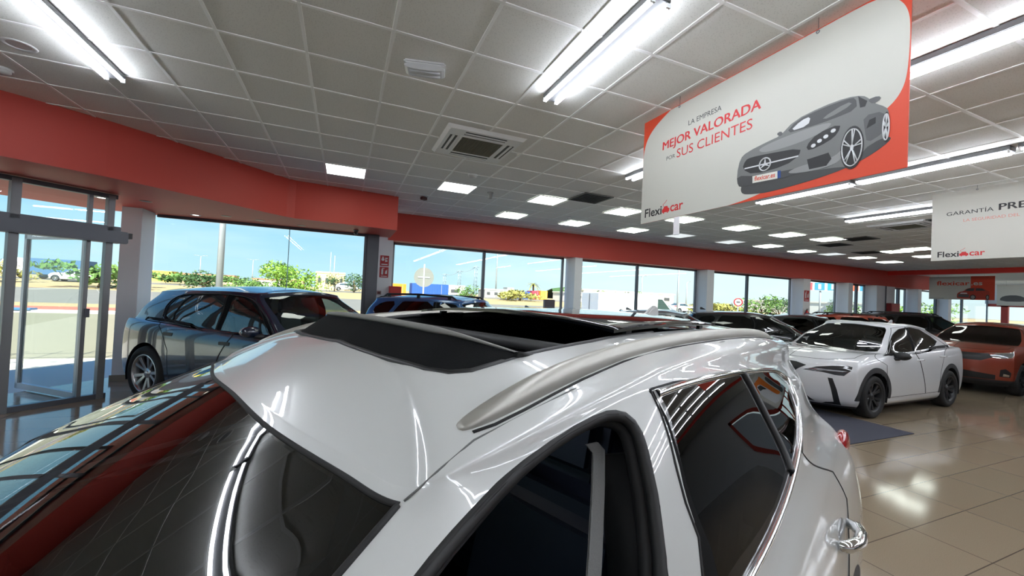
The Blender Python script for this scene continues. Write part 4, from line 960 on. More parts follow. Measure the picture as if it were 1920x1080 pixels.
def hero_extra(root, surf, parts):
    def SP(uv, off=0.):
        uv = np.array(uv, float); P = surf(uv[:, 0], uv[:, 1]); N = surf.normal(uv[:, 0], uv[:, 1]); return [Vector(p+n*off) for p, n in zip(P, N)]
    # weather strip and inner frame of the open front doorway
    op = smooth_poly(OPENING, 1)
    a = SP(op, -.008); MB().tube([p for p in a]+[a[0]], .011, 8, False).build('door_seal', M('door seal rubber', (30, 30, 31), .6), root)
    a2 = SP(op, -.03); MB().tube([p for p in a2]+[a2[0]], .014, 8, False).build('door_frame_trim', M('pillar trim', (24, 24, 26), .7), root)
    # inner B-pillar with belt
    pl = [(-.20, .60, 1.42), (-.17, .66, 1.25), (-.14, .71, 1.05), (-.12, .74, .7), (-.12, .76, .35)]
    MB().tube(pl, [.05, .06, .07, .09, .1], 10).build('pillar_trim', m_int, root)
    b = MB(); bp = SP([(4.66, 8.86), (4.72, 8.72), (4.80, 8.4), (4.89, 8.0), (4.93, 7.6), (4.96, 7.2), (4.98, 6.6), (4.98, 5.5)], -.075); wv = Vector((.015, -.003, 0))
    V = [p+wv for p in bp]+[p-wv for p in bp]+[p+wv-Vector((0, .003, 0)) for p in bp]+[p-wv-Vector((0, .003, 0)) for p in bp]; n = len(bp)
    b.add(V, [(i, i+1, n+i+1, n+i) for i in range(n-1)]+[(2*n+i, 3*n+i, 3*n+i+1, 2*n+i+1) for i in range(n-1)], True)
    b.build('seat_belt', M('grey belt webbing', (112, 113, 112), .7, bump=.2, bscale=300), root)
    # chrome frames round the rear side glass
    CH_ = [(4.90, 9.0), (5.274, 8.955), (5.7, 8.945), (6.153, 8.94), (6.6, 8.94), (6.944, 8.93), (7.16, 8.75), (7.26, 8.45), (7.25, 8.1), (7.18, 7.6), (7.05, 7.35), (6.923, 7.14), (6.75, 6.93), (6.5, 6.87), (6.286, 6.90), (5.971, 6.985), (5.688, 7.06), (5.5, 7.05)]
    cs = smooth_poly(CH_, 2, False)
    for s, d in ((1, 0), (-1, 1)):
        o = MB().tube([Vector((p.x, p.y*s, p.z)) for p in SP(cs, .001)], .0085, 8).build('chrome_moulding', m_chrome, root)
        for q in parts['rear_door']:
            if (q.data.vertices[0].co.y > 0) == (s > 0): o.parent = q
        div = smooth_poly([(6.06, 8.92), (6.3, 8.15), (6.42, 7.5), (6.475, 7.0)], 2, False)
        o = MB().tube([Vector((p.x, p.y*s, p.z)) for p in SP(div, -.002)], .013, 6).build('window_divider', m_blk, root)
        for q in parts['rear_door']:
            if (q.data.vertices[0].co.y > 0) == (s > 0): o.parent = q
        h = Vector(SP([(7.24, 4.05)])[0]); h.y *= s
        hd = MB().tube([h+Vector((x, s*y, z)) for x, y, z in ((.13, -.004, .012), (.105, .022, .01), (.04, .042, .004), (-.04, .044, -.002), (-.1, .03, -.008), (-.135, -.002, -.012))], [.014, .018, .018, .018, .019, .014], 10)
        o = hd.build('door_handle', m_chrome, root)
        for q in parts['rear_door']:
            if (q.data.vertices[0].co.y > 0) == (s > 0): o.parent = q
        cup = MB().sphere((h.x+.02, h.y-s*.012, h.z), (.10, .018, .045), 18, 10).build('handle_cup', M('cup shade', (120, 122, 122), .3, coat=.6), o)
        # roof rail
        pts = []; xs = [.168, .155, .12, .06, -.01, -.1, -.25, -.5, -.8, -1.1, -1.35, -1.5, -1.6, -1.65]
        hgt = [.003, .008, .016, .026, .032, .033, .031, .029, .029, .029, .028, .024, .014, .003]; wid = [.009, .016, .021, .022, .021, .019, .017, .016, .016, .016, .016, .016, .014, .008]
        r_ = MB(); sec = []; grv = []
        for x, hh, wd in zip(xs, hgt, wid):
            yc = float(np.interp(-x, [-.21, -.1, .1, .4, 1.0, 1.7], [.533, .541, .543, .548, .552, .54])); uv = surf.inv([(x, yc)], [0, 1], (3.2, 9), (9, 11.5)); z = float(surf(uv[:, 0], uv[:, 1])[0, 2])
            z_out = z-.012
            uvg = surf.inv([(x, yc+wd+.003)], [0, 1], (3.2, 9), (9, 11.5)); grv.append((x, s*(yc+wd+.003), float(surf(uvg[:, 0], uvg[:, 1])[0, 2])))
            sec.append([(x, s*(yc-wd), z-.004), (x, s*(yc-wd*.92), z+hh*.62), (x, s*(yc-wd*.5), z+hh*.96), (x, s*(yc+wd*.2), z+hh*.98), (x, s*(yc+wd*.3), z+hh*.93), (x, s*(yc+wd*.72), z+hh*.6), (x, s*(yc+wd*.85), z+hh*.2), (x, s*(yc+wd*.8), z_out)])
        k = len(sec[0]); V = [p for c in sec for p in c]
        Fq = [(i*k+j, i*k+j+1, (i+1)*k+j+1, (i+1)*k+j) for i in range(len(sec)-1) for j in range(k-1)]
        r_.add(V, Fq, True); r_.add(sec[0], [tuple(range(k))]); r_.add(sec[-1], [tuple(range(k))])
        o = r_.build('roof_rail', m_silv, root, 0, 2, 1)
        MB().tube(grv[1:-1], .0028, 6).build('rail_groove', m_gap, o)  # dark tube stands in for the shade in the open groove beside the rail
        # roof ditch seam
        MB().tube([Vector((p.x, p.y*s, p.z)) for p in SP([(3.05, 9.0), (3.3, 9.4), (3.648, 9.82), (4.014, 9.98), (4.5, 10.0), (6, 10), (8, 10)], .0004)], .0016, 5).build('roof_seam', M('paint seam', (104, 105, 104), .6), root)
    # windscreen edge trim along the roof
    MB().tube([Vector((p.x, p.y*s_, p.z)) for s_ in (-1, 1) for p in (SP([(u, 8.985-.01*u) for u in np.linspace(3.0, 0.0, 30)], 0) if s_ < 0 else SP([(u, 8.985-.01*u) for u in np.linspace(0.1, 3.0, 30)], 0))], .0042, 8).build('header_trim', m_gap, root)
    for s_ in (-1, 1):
        MB().tube([Vector((p.x, p.y*s_, p.z)) for p in SP([(2.99, 8.95), (2.93, 8.8), (2.84, 8.5), (2.72, 7.9), (2.62, 7.4)], 0)], .0045, 8).build('pillar_seal', m_gap, root)
    # sunroof: frame seal, raised wind deflector, slid-back glass panel, inner shade rails
    ln = SP(SUN_UV[:-1]); full = [Vector((p.x, -p.y, p.z)) for p in ln[::-1]]+ln
    MB().tube([p+Vector((0, 0, -.004)) for p in full], .0085, 8).build('sunroof_seal', m_blk, root)
    well = MB(); inn = [(p+Vector((0, 0, -.004)), p+Vector((0, 0, -.075))) for p in full]; n = len(inn)
    well.add([a_ for a_, _ in inn]+[b_ for _, b_ in inn], [(i, i+1, n+i+1, n+i) for i in range(n-1)], True); well.build('sunroof_frame', M('sunroof frame', (40, 41, 43), .5), root)
    ys = np.linspace(-.425, .425, 41)
    def dtop(y):
        a = abs(y); k = min(1., max(0., (a-.335)/.09))
        return Vector((.045-.13*y*y-.085*k, y, 1.640-.075*y*y-.027*k))
    dt = [dtop(y) for y in ys]
    dbm = []
    for y in ys:
        uv = surf.inv([(float(np.interp(abs(y), [0, .3, .36, .40, .425], [.114, .112, .103, .078, .03])), abs(y))], [0, 1], (0, 6), (9.3, 12)); dbm.append(Vector((float(np.interp(abs(y), [0, .3, .36, .40, .425], [.114, .112, .103, .078, .03])), y, float(surf(uv[:, 0], uv[:, 1])[0, 2])-.004)))
    f = MB(); n = len(ys); f.add(dt+dbm+[p-Vector((.004, 0, 0)) for p in dt]+[p-Vector((.004, 0, 0)) for p in dbm], [(i, i+1, n+i+1, n+i) for i in range(n-1)]+[(2*n+i, 3*n+i, 3*n+i+1, 2*n+i+1) for i in range(n-1)], True)
    o = f.build('wind_deflector', M('deflector mesh', (20, 21, 22), .9, spec=.15, bump=.2, bscale=400), root)
    bar = MB(); tp = [p+Vector((-.012, 0, .002)) for p in dt]+[]; bar.tube(tp, [.004+.018*min(1., (1-abs(y)/.43)*2.5) for y in ys], 8, True, (1.0, .4)); bar.build('deflector_bar', M('deflector bar', (116, 116, 112), .45), o)
    for s in (1, -1):
        arm = MB(); arm.tube([dt[-1] if s > 0 else dt[0], Vector((-.12, s*.428, 1.592)), Vector((-.3, s*.435, 1.597))], [.006, .006, .005], 8)
        arm.build('deflector_arm', m_blk, o)
    gp = MB(); nx, ny = 13, 17; top = []
    for i in range(nx):
        for j in range(ny):
            x = -.40-.73*i/(nx-1); y = -.452+.904*j/(ny-1); uv = surf.inv([(x, min(abs(y), .56))], [0, 1], (3, 9), (9.3, 12)); top.append(Vector((x, y, float(surf(uv[:, 0], uv[:, 1])[0, 2])+.020)))
    V = top+[p-Vector((0, 0, .008)) for p in top]; N = nx*ny
    Fq = [(i*ny+j, i*ny+j+1, (i+1)*ny+j+1, (i+1)*ny+j) for i in range(nx-1) for j in range(ny-1)]
    gp.add(V, Fq+[tuple(N+q for q in t[::-1]) for t in Fq], True)
    bd = [i*ny for i in range(nx)]+[(nx-1)*ny+j for j in range(1, ny)]+[i*ny+ny-1 for i in range(nx-2, -1, -1)]+[j for j in range(ny-2, -1, -1)]
    gp.add([V[i] for i in bd]+[V[N+i] for i in bd], [(i, (i+1), len(bd)+i+1, len(bd)+i) for i in range(len(bd)-1)])
    o = gp.build('sunroof_glass', M('black roof glass', (14, 16, 20), .04, coat=.5), root)
    for s in (1, -1):
        for x in (-.5, -1.05): MB().box((x, s*.435, 1.625), (.03, .012, .03)).build('glass_guide', m_blk, o)
    for s in (1, -1): MB().tube([(.06, s*.40, 1.52), (-.3, s*.43, 1.555), (-.62, s*.44, 1.56)], .016, 8).build('shade_rail', M('shade grey', (70, 71, 72), .5), root)
    MB().tube([(-.36, -.42, 1.575), (-.36, .42, 1.575)], .018, 8).build('shade_bar', M('shade grey', (70, 71, 72), .5), root)
    MB().box((-.5, 0, 1.55), (.3, .8, .006)).build('sun_blind', M('blind cloth', (52, 53, 55), .8), root)
    # tail spoiler
    sp = MB(); yy = np.linspace(-.555, .555, 17); up = []; mid = []; lo = []
    for y in yy:
        k = (abs(y)/.555)
        zf = 1.605-.038*k*k-.02*max(0, k-.8)*5*.4
        up.append(Vector((-1.72, y, zf+.006))); mid.append(Vector((-2.16+.10*k*k, y, zf-.035-.01*k))); lo.append(Vector((-2.10+.10*k*k, y, zf-.075)))
    back = [Vector((-1.95, p.y, p.z-.075)) for p in up]; n = len(yy); rows = [up, [a_.lerp(b_, .55)+Vector((0, 0, .012)) for a_, b_ in zip(up, mid)], mid, lo, back]
    sp.add([p for r_ in rows for p in r_], [(i*n+j, i*n+j+1, (i+1)*n+j+1, (i+1)*n+j) for i in range(4) for j in range(n-1)], True)
    for e_ in (0, n-1): sp.add([r_[e_] for r_ in rows], [(0, 1, 2, 3, 4)])
    sp.build('tail_spoiler', p_hero, root, 0, 2, 1)
    q = MB().prism(smooth_poly([(-.11, -.005), (.085, -.005), (.03, .03), (-.05, .07), (-.10, .072)], 1), lambda a_, b_: (-1.52+a_, -.014, 1.63+b_), lambda a_, b_: (-1.52+a_, .014, 1.63+b_)); q.build('antenna_fin', p_hero, root, .008)
    # proud tail lamp lenses
    for s in (1, -1):
        MB().sphere((-1.93, s*.785, 1.10), (.11, .03, .06), 20, 14).build('tail_lamp', m_red_l, root)
        # outer sill of the far / near pillars
    MB().sphere((.80, -1.0, 1.09), (.085, .125, .085), 20, 12).build('mirror', p_hero, root)
    # the left front door, swung wide open beside the photographer
    hx_, hy_ = .97, .865
    def mirrored(src, name, mat, parent, thick):
        me = src.data.copy(); bm = bmesh.new(); bm.from_mesh(me)
        for v in bm.verts: v.co = (v.co.x-hx_, -v.co.y-hy_, v.co.z)
        bmesh.ops.reverse_faces(bm, faces=bm.faces); bm.to_mesh(me); bm.free(); me.materials.clear(); me.materials.append(mat); me.name = name
        ob = bpy.data.objects.new(name, me); COL.objects.link(ob); ob.parent = parent
        if thick:
            sm = ob.modifiers.new('thickness', 'SOLIDIFY'); sm.thickness = thick; sm.offset = -1
        return ob
    fd = mirrored(parts['front_door'][0], 'front_door', p_hero, root, .05); fd.location = (hx_, hy_, 0); fd.rotation_euler = (0, 0, R(-64))
    mirrored(parts['front_window'][0], 'front_window', g_side, fd, 0)
    MB().sphere((-.17, .135, 1.09), (.085, .125, .085), 20, 12).build('mirror', p_hero, fd)
    MB().tube([(-.92, .03, 1.0), (-.90, .05, 1.0), (-.78, .055, 1.01), (-.68, .02, 1.015)], .016, 8).build('door_handle', m_chrome, fd)
hero, hsurf, hparts = make_car('white_crossover', 'large white crossover in the foreground with open sunroof and open front doorway', 'car', HO, HYAW, HS, hm, left, right, None, 121, 109, hero_extra)
# ------------------------------------------------------------------ the other cars
def std_feats(S, A0, A1, B, C1, C0, q=None, more=None, win=None, ws=None):
    fw = [(A0, 7.12), (A0-.12, 7.5), (A1, 8.8), (A1-.12, 8.9), (B+.03, 8.9), (B+.03, 7.12)]
    rwn = [(B-.07, 7.12), (B-.07, 8.9), (C1+.1, 8.9), (C1, 8.75), (C0, 7.3), (C0+.08, 7.14)]
    rxl = S['axles'][1]; wr = S['wheel']
    fd = [(A0+.16, 1.3), (A0+.18, 4), (A0+.14, 6.4), (A0+.02, 7.0), (A1+.04, 8.93), (A1-.1, 8.98), (B-.02, 8.98), (B-.02, 7), (B-.03, 1.3)]
    rd = [(B-.04, 1.3), (B-.03, 7), (B-.03, 8.98), (C1+.08, 8.98), (C1-.03, 8.8), (C0-.05, 7.2), (C0-.02, 6.2), (rxl+wr*.5, 4.8), (rxl+wr+.1, 3.0), (rxl+wr+.14, 1.3)]
    F = [('windscreen', ('uv', ws or [(-.1, 7.1), (1.8, 7.1), (2.45, 7.2), (2.78, 7.7), (2.95, 8.8), (2.95, 8.95), (-.1, 8.97)])),
         ('rear_screen', ('uv', [(12.1, 7.2), (9.5, 7.2), (9.25, 7.5), (9.15, 8.8), (12.1, 8.88)])),
         ('front_door', ('xv', fd, 0)), ('rear_door', ('xv', rd, 0)), ]
    if win: return F+win+(more or [])
    F += [('front_window', ('xv', fw, 1)), ('rear_window', ('xv', rwn, 1))]
    F.append(('pillar_cover', ('xv', [(B+.05, 7.12), (B+.05, 8.9), (B-.09, 8.9), (B-.09, 7.12)], 0)))
    if q: F.append(('quarter_window', ('xv', q, 1)))
    for n, p in (more or []): F.append((n, p))
    return F
def mats_for(p, **k):
    d = dict(body=p, windscreen=g_wind, rear_screen=g_side, front_window=g_side, rear_window=g_dark, quarter_window=g_dark, cladding=m_clad, grille=m_blk, side_intake=m_blk, intake=m_blk,
             headlight=m_lamp, headlight_trim=m_chrome, tail_light=m_red_l, fog_lamp=m_chrome, pillar_cover=M('matt pillar film', (16, 17, 18), .85, spec=.1), number_plate=m_sw)
    d.update(k); return d
FRONT_STD = [('grille', ('uv', [(-.1, 2.9), (1.5, 2.9), (1.9, 3.4), (1.7, 4.2), (-.1, 4.3)])), ('intake', ('uv', [(-.1, 1.2), (1.6, 1.2), (1.8, 1.9), (-.1, 2.0)])),
             ('headlight', ('uv', [(1.9, 3.7), (2.8, 3.7), (3.6, 4.3), (3.3, 4.75), (2.0, 4.45)])), ('side_intake', ('uv', [(2.1, 1.5), (2.9, 1.5), (2.9, 2.3), (2.2, 2.1)])),
             ('tail_light', ('uv', [(8.3, 4.0), (9.0, 3.8), (10.4, 4.0), (10.4, 4.9), (9.0, 5.1), (8.4, 4.8)]))]
# white crossover with black wheel arches
LX = dict(L=4.495, W=1.84, H=1.555, nose=.88, cowl=1.04, cowl_z=1.01, head=.12, head_z=1.43, rw=-2.02, rw_z=1.10, rr=-1.48, rr_z=1.41, roof_w=.555, belt=[1.02, 1.045, 1.12], side_z=1.49, wheel=.345, axles=(1.32, -1.32), arch_clad=.085,
          handles=[(-.12, .92), (-.98, .97)], mirror=(.66, .97, 1.01), rim='dark', clad_v=.45, fin=(-1.25, 1.51), seat_x=-.2, seat_z=.58, bf=.40, gc=.15, fw=.95)
lx_win = [('pillar_cover', ('uv', [(3.35, 7.14), (3.1, 7.55), (3.45, 8.35), (4.34, 8.8), (5.54, 8.92), (6.9, 8.85), (7.3, 8.3), (7.3, 7.76), (6.75, 7.42), (6.0, 7.22), (4.8, 7.14)])),
          ('front_window', ('uv', [(3.42, 7.18), (3.18, 7.55), (3.52, 8.3), (4.34, 8.74), (4.95, 8.8), (5.1, 8.2), (5.15, 7.19), (4.8, 7.18)])),
          ('rear_window', ('uv', [(5.3, 8.84), (5.54, 8.86), (6.85, 8.79), (7.2, 8.25), (7.2, 7.78), (6.72, 7.48), (6.0, 7.28), (5.3, 7.2)]))]
lx_more = [('headlight', ('uv', [(.83, 3.25), (1.28, 3.97), (1.79, 4.25), (2.53, 4.34), (2.82, 4.2), (2.75, 3.7), (2.35, 3.0), (1.93, 3.0), (1.47, 3.2)])),
           ('grille', ('uv', [(-.1, 4.5), (.5, 4.45), (.93, 4.06), (.46, 2.76), (.73, 1.71), (1.25, .75), (-.1, .7)])),
           ('side_intake', ('uv', [(1.68, 2.72), (1.85, 2.7), (2.02, 1.92), (2.25, .55), (1.45, .5), (1.6, .8), (1.9, .95), (1.8, 1.86)])),
           ('tail_light', ('uv', [(8.3, 4.5), (9.0, 4.3), (12.1, 4.4), (12.1, 4.7), (9.0, 4.85), (8.5, 4.9)]))]
p_lx = paint('solid white paint', (206, 208, 210))
make_car('white_crossover', 'white crossover with black wheel arch cladding standing on the dark floor mat', 'car', (9.32, 4.68, 0), R(181.7), LX, mats_for(p_lx, front_window=g_dark, headlight=M('smoked lamp', (30, 32, 36), .08, coat=1.), mirror=m_blk),
         std_feats(LX, .82, .16, -.32, -1.12, -1.50, more=lx_more, win=lx_win, ws=[(-.1, 7.12), (1.8, 7.12), (2.3, 7.25), (2.42, 7.6), (2.42, 8.75), (2.3, 8.94), (-.1, 8.97)]), group=None, nu=73, nv=67)
# dark blue electric SUV by the entrance
BM = dict(L=4.95, W=1.96, H=1.69, nose=1.0, cowl=1.26, cowl_z=1.08, head=.47, head_z=1.53, rw=-2.22, rw_z=1.12, rr=-1.84, rr_z=1.51, roof_w=.70, belt=[1.06, 1.075, 1.13], side_z=1.565, wheel=.385, axles=(1.55, -1.45),
          mirror=(.68, 1.07, 1.13), rim='bmw', clad_v=.9, wheel_w=.26, seat_x=-.1, seat_z=.70, br=.34, gc=.2, tw=.9)
def bm_extra(root, surf, parts):
    for x, z in ((-1.0, .97), (.1, .93)):
        uv = surf.inv([(x, z)], [0, 2], (3.2, 8.8), (2, 7)); p = surf(uv[:, 0], uv[:, 1])[0]
        for s in (1, -1):
            o = MB().box((p[0], s*(p[1]-.004), p[2]), (.2, .02, .05)).build('door_handle', m_blk, root, .006)
            for d in parts['front_door' if x > -.5 else 'rear_door']:
                if (d.data.vertices[0].co.y > 0) == (s > 0): o.parent = d
    for s in (1, -1):
        pth = [(.84, 7.05), (.5, 7.02), (0, 7.0), (-.57, 7.02), (-.95, 7.06), (-1.2, 7.2), (-1.32, 7.5)]
        uv = np.array([(u_at(surf, x, v), v) for x, v in pth]); Q = surf(uv[:, 0], uv[:, 1])
        MB().tube([(q[0], s*(q[1]+.002), q[2]) for q in Q], .007, 6).build('waist_strip', M('satin black strip', (40, 42, 46), .2, .5), root)
        pth = [(.85, 7.1), (.77, 7.5), (.6, 8.05), (.36, 8.66), (.13, 8.93), (-.25, 8.98), (-.93, 8.93), (-1.24, 8.7), (-1.35, 8.15), (-1.33, 7.5)]
        uv = np.array([(u_at(surf, x, v), v) for x, v in smooth_poly(pth, 2, False)]); Q = surf(uv[:, 0], uv[:, 1])
        MB().tube([(q[0], s*(q[1]+.004), q[2]) for q in Q], .008, 6).build('window_strip', M('satin black strip', (40, 42, 46), .2, .5), root)
    MB().box((.80, .32, 1.16), (.02, .42, .22), mat=Matrix.Rotation(R(-40), 3, 'Y')).build('price_card', m_sw, root)
make_car('electric_suv', 'dark blue electric SUV beside the white column near the entrance', 'car', (-.80, 6.95, 0), R(-42), BM, mats_for(paint('midnight blue paint', (22, 32, 54), 0., .25), windscreen=glass('clear windscreen', (206, 222, 210), 1.5), front_window=glass('tinted blue glass', (150, 160, 160), 1.9), rear_window=glass('privacy blue glass', (28, 32, 38), 1.9), quarter_window=glass('privacy blue glass', (28, 32, 38), 1.9), cladding=M('grey sill plastic', (46, 48, 54), .5)),
         std_feats(BM, .78, .25, -.15, -1.12, -1.3, more=FRONT_STD, win=[('pillar_cover', ('xv', [(.82, 7.1), (.74, 7.5), (.57, 8.05), (.33, 8.62), (.12, 8.88), (-.25, 8.93), (-.91, 8.88), (-1.21, 8.66), (-1.32, 8.15), (-1.3, 7.5), (-1.19, 7.25), (-.95, 7.12), (-.57, 7.08), (0, 7.06), (.5, 7.06)], 1)),
           ('front_window', ('xv', [(.76, 7.14), (.68, 7.5), (.52, 8.0), (.29, 8.55), (.1, 8.8), (-.06, 8.84), (-.09, 7.1), (.3, 7.1)], 0)), ('rear_window', ('xv', [(-.2, 8.85), (-.85, 8.8), (-.98, 8.4), (-1.06, 7.7), (-1.02, 7.2), (-.57, 7.12), (-.2, 7.1)], 0)),
           ('quarter_window', ('xv', [(-.92, 8.78), (-1.18, 8.58), (-1.27, 8.12), (-1.25, 7.55), (-1.15, 7.34), (-1.07, 7.25), (-1.1, 7.75), (-1.03, 8.4)], 0))]), nu=73, nv=67, extra=bm_extra)
# orange SUV
OR = dict(L=4.45, W=1.84, H=1.62, nose=.98, cowl=1.08, cowl_z=1.07, head=.22, head_z=1.46, rw=-2.05, rw_z=1.15, rr=-1.85, rr_z=1.47, roof_w=.58, belt=[1.06, 1.09, 1.15], side_z=1.50, wheel=.35, axles=(1.33, -1.32), handles=[(-.1, .97), (-1.0, 1.0)],
          mirror=(.66, 1.0, 1.1), rim='dark', clad_v=1.25, seat_x=-.1, seat_z=.65, bf=.36)
or_more = [('headlight_trim', ('uv', [(1.5, 3.65), (2.3, 3.5), (3.0, 3.6), (3.7, 4.2), (3.85, 4.95), (3.3, 4.8), (2.3, 4.55), (1.4, 4.45), (2.0, 4.3), (1.6, 3.95)])), ('headlight', ('uv', [(1.6, 3.8), (2.3, 3.64), (3.0, 3.75), (3.55, 4.3), (3.4, 4.55), (2.3, 4.32), (1.75, 4.1)])),
           ('grille', ('uv', [(-.1, 3.1), (1.3, 3.1), (1.75, 3.6), (1.6, 4.25), (-.1, 4.3)])), ('intake', ('uv', [(-.1, 1.3), (1.9, 1.3), (1.9, 1.9), (-.1, 2.3)])),
           ('side_intake', ('uv', [(2.1, 1.75), (2.9, 1.7), (3.0, 2.2), (2.5, 2.5), (2.15, 2.4)])), ('fog_lamp', ('uv', [(2.3, 1.8), (2.8, 1.78), (2.82, 2.0), (2.35, 2.08)])), ('tail_light', FRONT_STD[-1][1])]
p_or = paint('copper orange paint', (128, 50, 30), .2, .35)
make_car('orange_suv', 'copper orange SUV with chrome headlight behind the parked white crossover', 'car', (15.4, 4.85, 0), R(183), OR, mats_for(p_or, headlight=M('chrome lamp', (150, 156, 160), .12, .7), mirror=p_or, windscreen=glass('windscreen glass dark', (70, 78, 76), 1.52)), std_feats(OR, .66, .08, -.26, -1.1, -1.32, None, more=or_more), nu=73, nv=67)
# row along the windows
def suv(name, label, loc, yaw, col, H=1.66, L=4.5, metal=.3, rails=True, group='cars parked along the windows', rough=.3, tint=None, **k):
    S = dict(L=L, W=1.84, H=H, nose=.98*H/1.66, cowl=1.10, cowl_z=1.06*H/1.66, head=.25, head_z=1.49*H/1.66, rw=-2.08, rw_z=1.16*H/1.66, rr=-1.88, rr_z=1.50*H/1.66, roof_w=.60, belt=[1.06*H/1.66, 1.09*H/1.66, 1.14*H/1.66], side_z=1.535*H/1.66,
             wheel=.35, axles=(1.33, -1.33), handles=[(-.1, .95), (-1.0, .98)], mirror=(.66, 1.0, 1.08*H/1.66), rim='suv', seat_x=-.1, seat_z=.62*H/1.66, clad_v=1.0)
    if rails: S['rails'] = (.05, -1.6, .565, 1.62*H/1.66)
    S.update(k)
    m = mats_for(paint(label.split(' ')[0]+' '+str(col), col, metal, rough))
    if tint: m.update(tint)
    return make_car(name, label, 'car', loc, yaw, S, m, std_feats(S, .68, .10, -.28, -1.1, -1.3, [(-1.2, 8.85), (-1.55, 8.75), (-1.72, 8.0), (-1.5, 7.3), (-1.38, 7.3)], more=FRONT_STD), group=None, nu=49, nv=49)
def hatch(name, label, loc, yaw, col, H=1.5, L=4.4, metal=.3, **k):
    S = dict(L=L, W=1.80, H=H, nose=.84, cowl=1.12, cowl_z=.96, head=.15, head_z=1.35*H/1.5, rw=-2.0, rw_z=1.05, rr=-1.55, rr_z=1.36*H/1.5, roof_w=.57, belt=[.96, .985, 1.05], side_z=1.385*H/1.5, wheel=.33, axles=(1.32, -1.32), handles=[(-.1, .86), (-1.0, .9)],
             mirror=(.66, .97, .98), rim='suv', seat_x=-.15, seat_z=.52, clad_v=.7, fin=(-1.3, 1.43*H/1.5))
    S.update(k)
    return make_car(name, label, 'car', loc, yaw, S, mats_for(paint(label.split(' ')[0]+' '+str(col), col, metal)), std_feats(S, .66, .03, -.3, -1.12, -1.35, None, more=FRONT_STD), group=None, nu=49, nv=49)
suv('blue_suv', 'blue SUV with black roof rails in front of the corner column', (2.25, 7.5, 0), R(-45), (40, 86, 140), 1.68)
hatch('grey_hatchback', 'low pale roofed hatchback just behind the open sunroof', (5.0, 7.75, 0), R(-45), (120, 140, 156), 1.50)
hatch('silver_hatchback', 'silver grey hatchback in front of the white van seen through the window', (8.05, 7.85, 0), R(-45), (112, 118, 124), 1.55)
suv('black_suv', 'black SUV left of the white crossover windscreen', (11.1, 7.9, 0), R(-45), (18, 20, 23), 1.58, rails=False, fin=(-1.5, 1.57))
hatch('black_hatchback', 'black hatchback showing over the bonnet and roof of the parked white crossover', (14.0, 8.0, 0), R(-45), (22, 25, 28), 1.56)
suv('red_suv', 'orange red SUV with roof rails beyond the parked white crossover', (16.9, 8.0, 0), R(-45), (150, 58, 38), 1.67)
suv('black_suv', 'tall black SUV beyond the orange SUV, last of the window row', (20.0, 7.8, 0), R(-45), (20, 21, 24), 1.80)
suv('brown_suv', 'dark brown car at the right frame edge beside the orange SUV', (16.0, 2.75, 0), R(184), (58, 34, 28), 1.64)
# dark cars along the back wall (seen mirrored in the rear door glass)
suv('black_suv', 'black SUV by the back wall, mirrored in the rear door glass', (9.5, -4.3, 0), R(135), (16, 17, 19), 1.62, rails=False)
hatch('grey_hatchback', 'dark grey hatchback by the back wall, nearest to the photographer', (6.2, -4.3, 0), R(135), (40, 42, 46), 1.48)
suv('black_suv', 'black SUV with roof rails by the back wall, farthest one', (13.0, -4.3, 0), R(135), (18, 19, 22), 1.66)
# ================================================================== outside
m_asph = M('asphalt', (112, 110, 104), .9, vary=.12, vscale=.6); m_lot = M('sunny forecourt', (124, 120, 100), .9, vary=.08, vscale=.25); m_soil = M('dry soil', (156, 138, 100), .95, vary=.15, vscale=.3)
m_conc = M('pale concrete', (190, 186, 172), .85, vary=.05, vscale=1.)
def strip(name, y0, y1, z0, z1, mat, xa=-160, xb=260, t=.3):
    b = MB(); b.add([(xa, y0, z0), (xb, y0, z0), (xb, y1, z1), (xa, y1, z1), (xa, y0, z0-t), (xb, y0, z0-t), (xb, y1, z1-t), (xa, y1, z1-t)],
                    [(0, 1, 2, 3), (7, 6, 5, 4), (0, 4, 5, 1), (1, 5, 6, 2), (2, 6, 7, 3), (3, 7, 4, 0)]); return struct(name, b, mat)
strip('pavement', -30, 12.0, -.13, -.13, m_conc); strip('forecourt', 12.0, 25.0, -.13, -.05, m_lot); strip('kerb', 25.0, 25.7, .06, .06, M('white kerb', (214, 212, 204), .8)); strip('red_path', 25.7, 28.5, .0, .05, M('red paving', (166, 92, 74), .9))
strip('verge', 28.5, 31, .05, .1, m_soil); strip('road', 31, 50, .1, .45, m_asph); strip('bank', 50, 62, .45, 1.05, m_soil); strip('far_road', 62, 72, 1.05, 1.15, m_asph); strip('plain', 72, 420, 1.15, 1.3, m_soil)
for k in range(9):
    x = -40+k*6.4
    o = empty('kerb_block', (x, 25.2, .06), 0, 'blue painted kerb block along the forecourt edge', 'kerb', 'blue kerb blocks'); MB().box((0, 0, .03), (3.0, .5, .1)).build('block', M('blue kerb paint', (64, 112, 160), .7), o, .02)
def gz(y): return float(np.interp(y, [12, 25, 25.01, 25.69, 25.7, 28.5, 31, 50, 62, 72, 420], [-.13, -.05, .06, .06, 0, .05, .1, .45, 1.05, 1.15, 1.3]))
